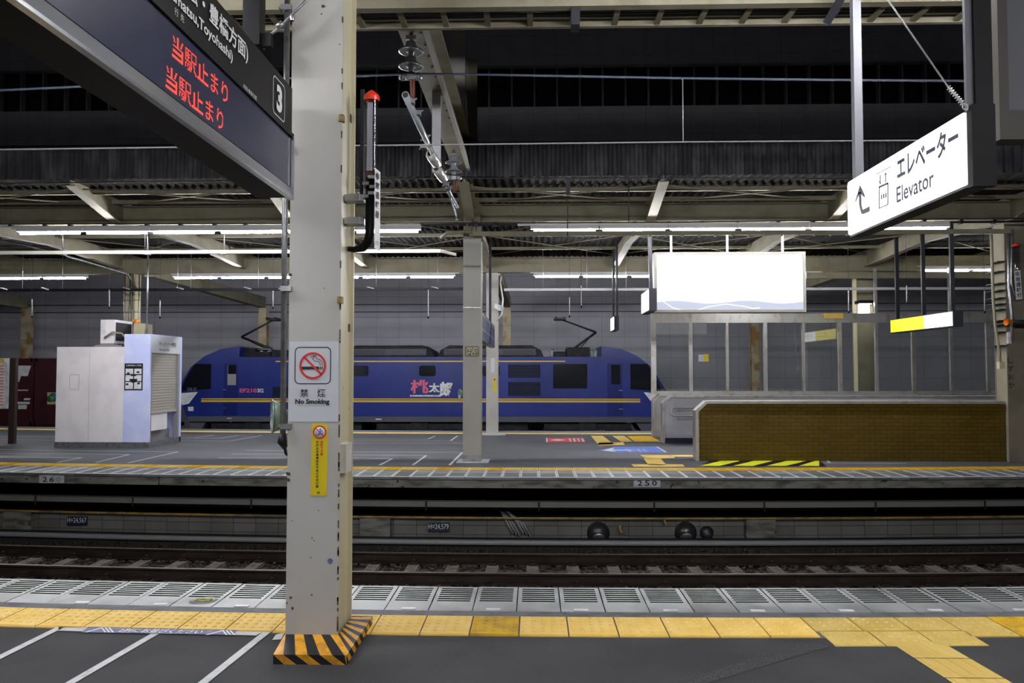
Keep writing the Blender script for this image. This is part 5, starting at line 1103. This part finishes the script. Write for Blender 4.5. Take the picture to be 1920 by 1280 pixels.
# conduit on the left of the pillar
tc = empty('conduit_pipe', (xp0-.035, YP+.03, 1), 'galvanised conduit pipe running down the left edge of the near pillar', 'pipe')
b = MB(); xcp = XX(532, YP+.03, 800); b.path([(XX(539, YP+.03, 0), YP+.03, 4.9), (XX(534, YP+.03, 400), YP+.03, at(534, 400, YP).z), (XX(530.5, YP+.03, 815), YP+.03, at(531, 815, YP+.03).z)], .018, 12); b.build('pipe', 'steel', tc)
b = MB(); p = at(529, 828, YP+.03); b.path([at(530, 812, YP+.03), p, at(534, 838, YP+.05)], [.02, .03, .018], 10); b.path([at(533, 836, YP+.05), at(536, 850, YP+.07), (xp0+.01, YP+.1, at(536, 865, YP).z)], .009, 6); b.build('cable_boot', 'charcoal', tc)
b = MB()
for v in (541, 799, 274, 14): p = at(536, v, YP-.006); b.box(p.x-.03, p.x+.035, YP-.02, YP-.001, p.z-.016, p.z+.016); b.box(p.x-.045, p.x-.03, YP-.01, YP+.06, p.z-.005, p.z+.005)
each(b, 'pipe_bracket', 'steel', tc)
p = at(545, 780, YQ+.12); th_ = horn(p.x, p.y, p.z, .11, 'round pale green horn speaker behind the left edge of the near pillar', .12)
b = MB(); b.bar((p.x, p.y, p.z), (p.x+.05, YQ-.01, p.z), .04, .05); b.build('mount', 'steel', th_)
# no smoking sign
z0 = ZZ(790, YP, 585); z1 = ZZ(640, YP, 585); t = empty('no_smoking_sign', ((xp0+xp1)/2, YP-.003, z0), 'pale no smoking sign plate on the near pillar', 'sign')
b = MB(); b.box(xp0+.006, xp1-.008, YP-.0025, YP-.0005, z0, z1); b.build('plate', 'plate', t)
S = lambda u, v: (XX(u, YP-.004, v), ZZ(v, YP-.004, u))
(sx0, sz0), (sx1, sz1) = S(552, 720), S(621, 650)
b = MB(); rring(b, sx0, sx1, sz0, sz1, .03, .006, YP-.0032); b.build('square_border', 'inkblack', t)
cx, cz = S(586.5, 685.5); r1 = .083; yy = YP-.004
b = MB(); a0 = S(562, 0)[0]; q = S(560, 688); q2 = S(597, 691.5)
b.box(S(562.5, 690)[0], S(598, 690)[0], yy-.0005, yy, S(0+590, 692.5)[1], S(590, 687)[1]); b.box(S(599.5, 690)[0], S(601.5, 690)[0], yy-.0005, yy, S(590, 692.5)[1], S(590, 687)[1]); b.box(S(603, 690)[0], S(605, 690)[0], yy-.0005, yy, S(590, 692.5)[1], S(590, 687)[1])
def stroke(b, pts, w_, y):
    P = [Vector((*S(u, v), 0)) for u, v in pts]
    for p, q in zip(P[:-1], P[1:]):
        d = (q-p).normalized(); n = Vector((-d.y, d.x, 0))*w_/2; e = d*w_*.3
        b.mesh([((p-n-e).x, y, (p-n-e).y), ((q-n+e).x, y, (q-n+e).y), ((q+n+e).x, y, (q+n+e).y), ((p+n-e).x, y, (p+n-e).y)], [(0, 1, 2, 3)])
stroke(b, [(600, 685), (600, 681), (597, 677), (590, 677), (586, 673), (588, 669), (592, 666)], .0035, yy)
stroke(b, [(604, 685), (604, 679), (600, 674), (593, 672), (592, 669), (590, 667), (585, 668), (583, 671)], .0035, yy)
b.build('cigarette', 'inkblack', t)
b = MB(); ring(b, cx, yy, cz, r1-.014, r1, 40, th=.001); d = r1-.008; n_ = Vector((1, 0, 1)).normalized()*.0065
A = Vector((cx-d*.70, 0, cz+d*.70)); B = Vector((cx+d*.70, 0, cz-d*.70)); b.mesh([((A-n_).x, yy-.001, (A-n_).z), ((B-n_).x, yy-.001, (B-n_).z), ((B+n_).x, yy-.001, (B+n_).z), ((A+n_).x, yy-.001, (A+n_).z)], [(0, 1, 2, 3)]); b.build('red_ring_and_bar', 'red', t)
p = S(563, 744); q = S(577, 729); text('禁', (p[0], yy, p[1]), RX, UZ, q[0]-p[0]+.004, q[1]-p[1], 'inkblack', parent=t, bold=.012)
p = S(595, 744); q = S(609, 729); text('煙', (p[0], yy, p[1]), RX, UZ, q[0]-p[0]+.004, q[1]-p[1], 'inkblack', parent=t, bold=.012)
p = S(553.5, 759.5); q = S(618, 749); text('No Smoking', (p[0], yy, p[1]), RX, UZ, q[0]-p[0], q[1]-p[1]+.004, 'inkblack', parent=t, bold=.045)
# yellow rushing warning strip
t = empty('warning_sticker', (S(598, 930)[0], YP-.002, S(598, 930)[1]), 'tall yellow Japanese warning sticker below the no smoking sign', 'sticker')
(ax, az), (bx, bz) = S(582, 929), S(615, 794)
b = MB(); b.prism([(ax, az), (bx-.006, az), (bx-.001, bz-.02), (bx-.02, bz), (ax+.008, bz), (ax+.004, bz-.01)], YP-.0022, YP-.0004, 'y'); b.build('sheet', 'yellow', t)
cx, cz = S(599.5, 810); b = MB(); b.lathe([(.040, 0), (.040, .0005), (.0001, .0005)], (cx, YP-.0025, cz), (0, -1, 0), 28); b.build('white_disc', 'white', t)
b = MB(); b.path([(cx-.012, YP-.0045, cz-.022), (cx-.002, YP-.0045, cz-.004), (cx+.006, YP-.0045, cz+.012)], .0035, 5); b.path([(cx-.002, YP-.0045, cz-.004), (cx+.012, YP-.0045, cz-.012), (cx+.02, YP-.0045, cz-.004)], .003, 5); b.path([(cx+.004, YP-.0045, cz+.008), (cx+.018, YP-.0045, cz+.008)], .003, 5); b.path([(cx-.02, YP-.0045, cz-.02), (cx-.026, YP-.0045, cz+.01)], .002, 5); b.lathe([(.005, 0), (.0001, .002)], (cx+.004, YP-.004, cz+.02), (0, -1, 0), 10); b.build('running_figure', 'stickblue', t)
b = MB(); ring(b, cx, YP-.005, cz, .032, .041, 32, th=.001); d = .034; n_ = Vector((1, 0, 1)).normalized()*.003; A = Vector((cx-d*.7, 0, cz+d*.7)); B = Vector((cx+d*.7, 0, cz-d*.7))
b.mesh([((A-n_).x, YP-.006, (A-n_).z), ((B-n_).x, YP-.006, (B-n_).z), ((B+n_).x, YP-.006, (B+n_).z), ((A+n_).x, YP-.006, (A+n_).z)], [(0, 1, 2, 3)]); b.build('red_ring', 'red', t)
vtext('危険です！', S(603, 860)[0]-.008, YP-.004, S(599, 826)[1], .0165, 'red', t, 1.12, bold=.03)
vtext('かけ込み乗車はおやめください。', S(595, 860)[0]-.008, YP-.004, S(592, 826)[1], .0165, 'inkblack', t, 1.16, bold=.03)
p = S(594, 927); text('JR', (p[0], YP-.004, p[1]+.002), RX, UZ, .022, .016, 'inkblack', parent=t, bold=.02)
# white box on the pillar's side
p = atx(646, 860, XE); b = MB(); ya, yb = YP+.09, YP+.25; zt_ = atx(645, 834, XE+.02).z; zb_ = atx(645, 889, XE+.02).z
b.box(XE-.024, XE+.02, ya, yb, zb_, zt_); t = tag(b.build('switch_box', mat('box_cream', (.62, .58, .52), .4)), 'cream flat box on the right side of the near pillar', 'box')
b = MB(); b.box(XE+.02, XE+.022, ya+.06, yb-.02, zt_-.07, zt_-.05); b.build('small_label', 'white', t)
# emergency lamp with red cap
YA = 5.05; t = empty('emergency_alarm_post', at(695, 470, YA), 'red-capped clear alarm lamp tube on brackets right of the near pillar', 'alarm lamp')
c0 = at(697, 186, YA); c1 = at(695, 322, YA); rr_ = .043
b = MB(); b.path([c0, c1], rr_, 20, cap=False); b.build('clear_tube', 'clear', t)
b = MB(); b.lathe([(rr_*1.15, 0), (rr_*1.18, .025), (rr_*1.1, .035), (rr_*.5, .06), (.0001, .075)], c0-Vector((0, 0, .012)), (0, 0, 1), 22); b.build('red_cap', 'redcap', t)
b = MB(); b.box(c0.x-.028, c0.x+.005, YA+.0, YA+.012, c1.z, c0.z-.02); b.build('lamp_board', 'wallwhite', t)
b = MB()
for k in range(26): z = c1.z+.02+k*(c0.z-c1.z-.06)/26; b.bar((c0.x+.006, YA+.0, z), (c0.x+.026, YA+.0, z+.012), .004, .006)
b.build('led_row', 'charcoal', t)
b = MB(); b.path([c1, c1-Vector((0, 0, .04))], .036, 14); b.build('collar', mat('brown_base', (.10, .03, .02), .4), t)
b = MB(); c2 = at(693, 440, YA); b.path([c1-Vector((0, 0, .04)), c2, at(690, 452, YA), at(680, 464, YA+.02), at(664, 468, YA+.05), at(650, 466, YA+.1)], [.03, .03, .03, .028, .02, .016], 12); b.build('black_pole', 'black', t)
b = MB(); a = at(680, 168, YA+.05); e = at(682, 370, YA+.05); b.box(a.x-.012, a.x+.012, YA+.04, YA+.06, e.z, a.z); b.build('back_rail', 'charcoal', t)
for v in (372, 415): b = MB(); p = at(665, v, YA-.02); b.box(XE-.02, p.x+.06, YA-.05, YA+.05, p.z-.02, p.z+.02); b.box(p.x-.04, p.x+.04, YA-.062, YA-.05, p.z-.022, p.z+.022); b.build('bracket', 'steel', t)
b = MB()
for v, uu in ((332, 696), (344, 686), (362, 696), (350, 699), (368, 685)): p = at(uu, v, YA-.03); b.box(p.x-.02, p.x+.02, YA-.04, YA+.02, p.z-.01, p.z+.01)
b.build('clamp', 'steel', t)
b = MB(); p = at(707, 318, YA); q = at(706, 470, YA); xs0 = at(704, 400, YA-.02).x; b.mesh([(xs0, YA-.05, p.z), (xs0+.022, YA+.02, p.z-.012), (xs0+.022, YA+.02, q.z+.0), (xs0, YA-.05, q.z+.01)], [(0, 3, 2, 1)]); pl = b.build('white_plate', 'white', t)
for k, ch in enumerate('非常通報器'): text(ch, (xs0+.003, YA-.047, p.z-.07-k*.062), (.022, .07, 0), UZ, .05, .045, 'inkblack', 'lettering', t, bold=.02)
text('しずおか', (xs0+.003, YA-.047, q.z+.03), (.022, .07, 0), UZ, .05, .03, 'inkblack', 'lettering', t)
# ================================================================== DEPARTURE BOARD
XB = -1.42; yE = atx(548, 166, XB).y; zT = atx(548, 166, XB).z; zB = atx(527, 357, XB).z; yE2 = yE
y0 = .35; th_ = .2
t = empty('departure_board', (XB, 2.5, zB), 'large black hanging departure board with red display text, upper left', 'departure board')
b = MB(); b.box(XB-th_, XB, y0, yE, zB, zT); b.build('case', 'boardblk', t)
zs1 = atx(535, 249, XB).z; zs0 = atx(521, 331, XB).z
b = MB(); b.prism([(XB+.002, zs0-.008), (XB+.018, zs0-.065), (XB+.018, zs0-.078), (XB, zs0-.085)], y0, yE-.01, 'y')
b.build('silver_lower_frame', 'silver', t)
b = MB(); b.box(XB, XB+.02, yE-.028, yE-.008, zs0-.08, zs1+.01); b.build('end_frame', 'silver', t)
b = MB(); b.box(XB, XB+.003, y0, yE-.04, zs0-.005, zs1); b.build('screen', 'screen', t)
b = MB(); b.box(XB, XB+.016, y0, yE-.005, zs1, zs1+.025); b.build('upper_trim', 'boardblk', t)
PY = (0, 1, 0)
def bt(s_, u, v, wd, ht, m_, name='lettering', bold=0): p = atx(u, v, XB+.004); return text(s_, (XB+.004, p.y, p.z), PY, UZ, wd, ht, m_, name, t, bold=bold)
p = atx(419, 112, XB+.004)
yh1 = atx(463, 108, XB).y
hb = zT-zs1
text('(浜松・豊橋方面)', (XB+.004, yh1-.84, zs1+hb*.50), PY, UZ, .84, .105, 'txtwhite', parent=t, bold=.02)
yh2 = atx(434, 108, XB).y
text('(for Hamamatsu,Toyohashi)', (XB+.004, yh2-.95, zs1+hb*.25), PY, UZ, .95, .062, 'txtwhite', parent=t, bold=.02)
p = atx(318, 30, XB); q = atx(336, 43, XB); text('行  先', (XB+.018, p.y, zs1+.028), PY, UZ, q.y-p.y, .03, 'txtwhite', parent=t)
p = atx(449, 155, XB); q = atx(474, 180, XB); text('両数/乗車位置', (XB+.018, p.y, zs1+.0+.003), PY, UZ, q.y-p.y, .022, 'txtwhite', parent=t)
pa = atx(511, 150, XB); pb = atx(533, 190, XB)
ya_, yb_ = pa.y, pb.y; zc0 = atx(532, 213, XB).z; zc1 = atx(512, 132, XB).z
b = MB(); rring(b, ya_, yb_, zs1+.045, zT-.045, .03, .006, XB+.004, 'x'); b.build('number_border', 'txtwhite', t)
text('3', (XB+.004, ya_+(yb_-ya_)*.27, zs1+.075), PY, UZ, (yb_-ya_)*.46, (zT-zs1)-.15, 'txtwhite', 'platform_number', t, bold=.05)
# led characters as a dot matrix
def dots(s_, y, z, ht, name):
    cu = bpy.data.curves.new('t', 'FONT'); cu.body = s_; tt = bpy.data.objects.new('t', cu); COL.objects.link(tt)
    me = bpy.data.meshes.new_from_object(tt.evaluated_get(bpy.context.evaluated_depsgraph_get()))
    bv = BVHTree.FromPolygons([v.co for v in me.vertices], [tuple(p.vertices) for p in me.polygons])
    ys = [v.co.y for v in me.vertices]; xs_ = [v.co.x for v in me.vertices]; y00, y11, x00, x11 = min(ys), max(ys), min(xs_), max(xs_)
    bpy.data.objects.remove(tt); n = 16; st = (y11-y00)/n; sc = ht/(y11-y00); b = MB(); m = int((x11-x00)/st)
    for i in range(m+1):
        for j in range(n+1):
            px, py = x00+i*st, y00+j*st
            hit = any(bv.ray_cast(Vector((px+dx*st, py+dy*st, 1)), Vector((0, 0, -1)))[0] is not None for dx, dy in ((0, 0),))
            if hit:
                a = y+(px-x00)*sc*WS; c = z+(py-y00)*sc; r = ht/n*.38; b.mesh([(XB+.0045, a-r*WS, c-r), (XB+.0045, a+r*WS, c-r), (XB+.0045, a+r*WS, c+r), (XB+.0045, a-r*WS, c+r)], [(0, 1, 2, 3)])
    b.build(name, 'led', t); return (x11-x00)*sc
pL = atx(322, 60, XB); pR = atx(425, 190, XB); WS = 1.0
hL = .092; WS = (pR.y-pL.y)/(hL*5.05)
dots('当駅止まり', pL.y, atx(318, 104, XB).z, hL, 'display_text'); dots('当駅止まり', atx(310, 117, XB).y, atx(306, 162, XB).z, hL, 'display_text')
print('board', y0, yE, zB, zT, zs0, zs1, 'led', pL, pR, WS)
# ================================================================== ELEVATOR SIGN
XEs = 2.05; pf = atx(1592, 398, XEs); pn = atx(1815, 276, XEs); zb_ = atx(1597, 440, XEs).z; zt_ = atx(1592, 343, XEs).z
yf, yn = pf.y, pn.y; t = empty('elevator_sign', (XEs, (yf+yn)/2, zb_), 'lit white hanging elevator direction sign with black arrow, upper right', 'sign')
zt_ = (zt_+atx(1812, 208, XEs).z)/2; zb_ = (zb_+atx(1818, 344, XEs).z)/2
b = MB(); b.box(XEs+.003, XEs+.10, yn-.03, yf, zb_-.012, zt_+.006); b.build('case', 'charcoal', t)
b = MB(); b.box(XEs-.004, XEs+.105, yn-.045, yn, zb_-.02, zt_+.02); b.build('end_cap', 'black', t)
b = MB(); b.prism(rrect(yn, yf, zb_, zt_, .025), XEs-.008, XEs+.003, 'x'); b.build('lit_face', 'signlit', t)
def ES(u, v): p = atx(u, v, XEs-.009); return p.y, p.z
xf = XEs-.0095
def et(s_, u0, vb, u1, vt, bold=0):
    a, c = ES(u0, vb); d, e = ES(u1, vt); return a, c
a0 = ES(1682, 381); a1 = ES(1752, 335); hE = .09; text('Elevator', (xf, a0[0], a0[1]), NY, UZ, a0[0]-ES(1752, 350)[0], hE, 'inknavy', parent=t, bold=.015)
a0 = ES(1683, 339); a1 = ES(1798, 290); text('エレベーター', (xf, a0[0], a0[1]), NY, UZ, a0[0]-ES(1798, 265)[0], .13, 'inknavy', parent=t, bold=.03)
def epoly(b, pts): b.mesh([(xf, *ES(u, v)) for u, v in pts], [tuple(range(len(pts)))])
b = MB(); epoly(b, [(1612.5, 346), (1622, 368), (1620, 374), (1614.5, 364)]); epoly(b, [(1612.5, 346), (1614.5, 364), (1609, 364)]) if 0 else None
b = MB()
for q in ([(1612.5, 346), (1604, 375), (1603, 382), (1612.5, 362)], [(1612.5, 346), (1612.5, 362), (1622.5, 372), (1621, 364)], [(1610, 360), (1615, 360), (1615.5, 384), (1611, 385)], [(1611, 385), (1615.5, 384), (1618, 393), (1615, 401)], [(1615, 401), (1618, 393), (1631, 386), (1631, 396), (1620, 401)]): epoly(b, q)
b.build('arrow', 'inknavy', t)
b = MB()
for q in ([(1648, 349), (1665.5, 341), (1665.5, 345), (1648, 353)], [(1648, 389.5), (1665.5, 382), (1665.5, 384), (1648, 391.5)], [(1647.5, 350), (1649.5, 350), (1649.5, 390), (1647.5, 390)], [(1664, 343), (1666, 343), (1666, 383), (1664, 383)], [(1643, 326), (1671, 311), (1671, 312.5), (1643, 327.5)],
          [(1649.6, 328), (1651.5, 327.5), (1651.5, 345), (1649.6, 345.5)], [(1647, 338), (1648, 337), (1651.5, 345), (1650.5, 346)], [(1655, 338), (1654, 338), (1650.3, 346), (1651.3, 345)], [(1659.7, 324), (1661.6, 323.5), (1661.6, 342), (1659.7, 342.5)], [(1657, 332), (1658, 332), (1661, 323.5), (1660.3, 323)], [(1664.5, 328), (1663.5, 329), (1660.3, 323.5), (1661, 323)]): epoly(b, q)
for k in range(3):
    u = 1651.5+k*4.3; v = 365-k*1.6; epoly(b, [(u, v), (u+2.6, v-1), (u+2.6, v+8), (u, v+9)]); epoly(b, [(u+.6, v-4), (u+2, v-4.5), (u+2, v-2), (u+.6, v-1.6)])
b.build('elevator_pictogram', 'inknavy', t)
b = MB(); pp = at(1608, 300, yf-.05); b.box(pp.x-.026, pp.x+.026, yf-.08, yf-.03, zt_, 4.9); b.build('far_post', mat('post_grey', (.10, .10, .115), .5, .2), t)
b = MB(); b.box(XEs+.02, XEs+.10, yn-.04, yn+.02, zt_, 4.9, 0); b.box(XEs-.012, XEs+.02, yn-.02, yn+.0, zt_, 4.9, 1); b.build('near_post', ['black', bpy.data.materials['post_grey']], t)
t = empty('stay_wire', at(1812, 203, yn-.02), 'bright stay wire with a coiled end running up from the elevator sign', 'wire')
P0 = at(1665, 0, yn-.03); P1 = at(1778, 163, yn-.03); P2 = at(1815, 206, yn-.03); Pn = P0+(P0-P1)*.6
b = MB(); b.path([Pn, P1], .0038, 8); b.build('cable', 'cord', t)
b = MB(); d = (P2-P1); n = 72; ax = d.normalized(); s1 = ax.cross(Vector((0, 1, 0))).normalized(); s2 = ax.cross(s1); b.path([P1+d*.75*(k/n)+(s1*math.cos(k*2*math.pi/9)+s2*math.sin(k*2*math.pi/9))*.010 for k in range(n+1)], .0022, 5); b.path([P1, P1+d*.8], .004, 6); b.build('coil_grip', 'cord', t)
b = MB(); c = P1+d*.86; b.path([c+(s1*math.cos(a)+ax*math.sin(a))*.013 for a in [k*math.pi/8 for k in range(17)]], .0025, 6); b.path([c+ax*.01, P2], .004, 6); b.build('hook', 'cord', t)
# upper right board and cream plate
YD = 4.15; t = empty('hanging_notice_case', at(1897, 240, YD), 'dark bronze framed grey board hanging at the upper right corner', 'board')
x0 = XX(1874, YD, 200); x1 = x0+1.5; z0 = at(1890, 261, YD).z
dk = mat('dark_bronze', (.035, .030, .022), .5); b = MB(); b.box(x0, x0+.05, YD, YD+.12, z0, 4.8); b.box(x0+.05, x1, YD, YD+.12, z0, at(1890, 206, YD).z); b.box(x0+.05, x1, YD+.04, YD+.12, at(1890, 206, YD).z, 4.8); b.build('frame', dk, t)
b = MB(); b.box(x0+.05, x1, YD+.03, YD+.04, at(1890, 206, YD).z, 4.8); b.build('grey_panel', mat('panel_grey', (.085, .085, .10), .5), t)
b = MB(); x0 = at(1845, 100, 4.6).x; x1 = at(1874, 100, 4.6).x; b.prism([(x0, 4.9), (x1+.0, 4.9), (x1, at(1868, 226, 4.6).z), (x0, at(1864, 235, 4.6).z)], 4.6, 4.64, 'y'); tag(b.build('cream_hanger_plate', 'cream'), 'cream steel plate hanging beside the dark framed board', 'plate')
b = MB(); b.path([at(1870, -20, 4.3), at(1853, 120, 4.3), at(1850, 170, 4.3)], .004, 6); b.path([at(1856, 95, 4.3), at(1851, 170, 4.3)], .009, 6); tag(b.build('turnbuckle_wire', 'steel'), 'dark stay wire with turnbuckle in front of the cream plate', 'wire')
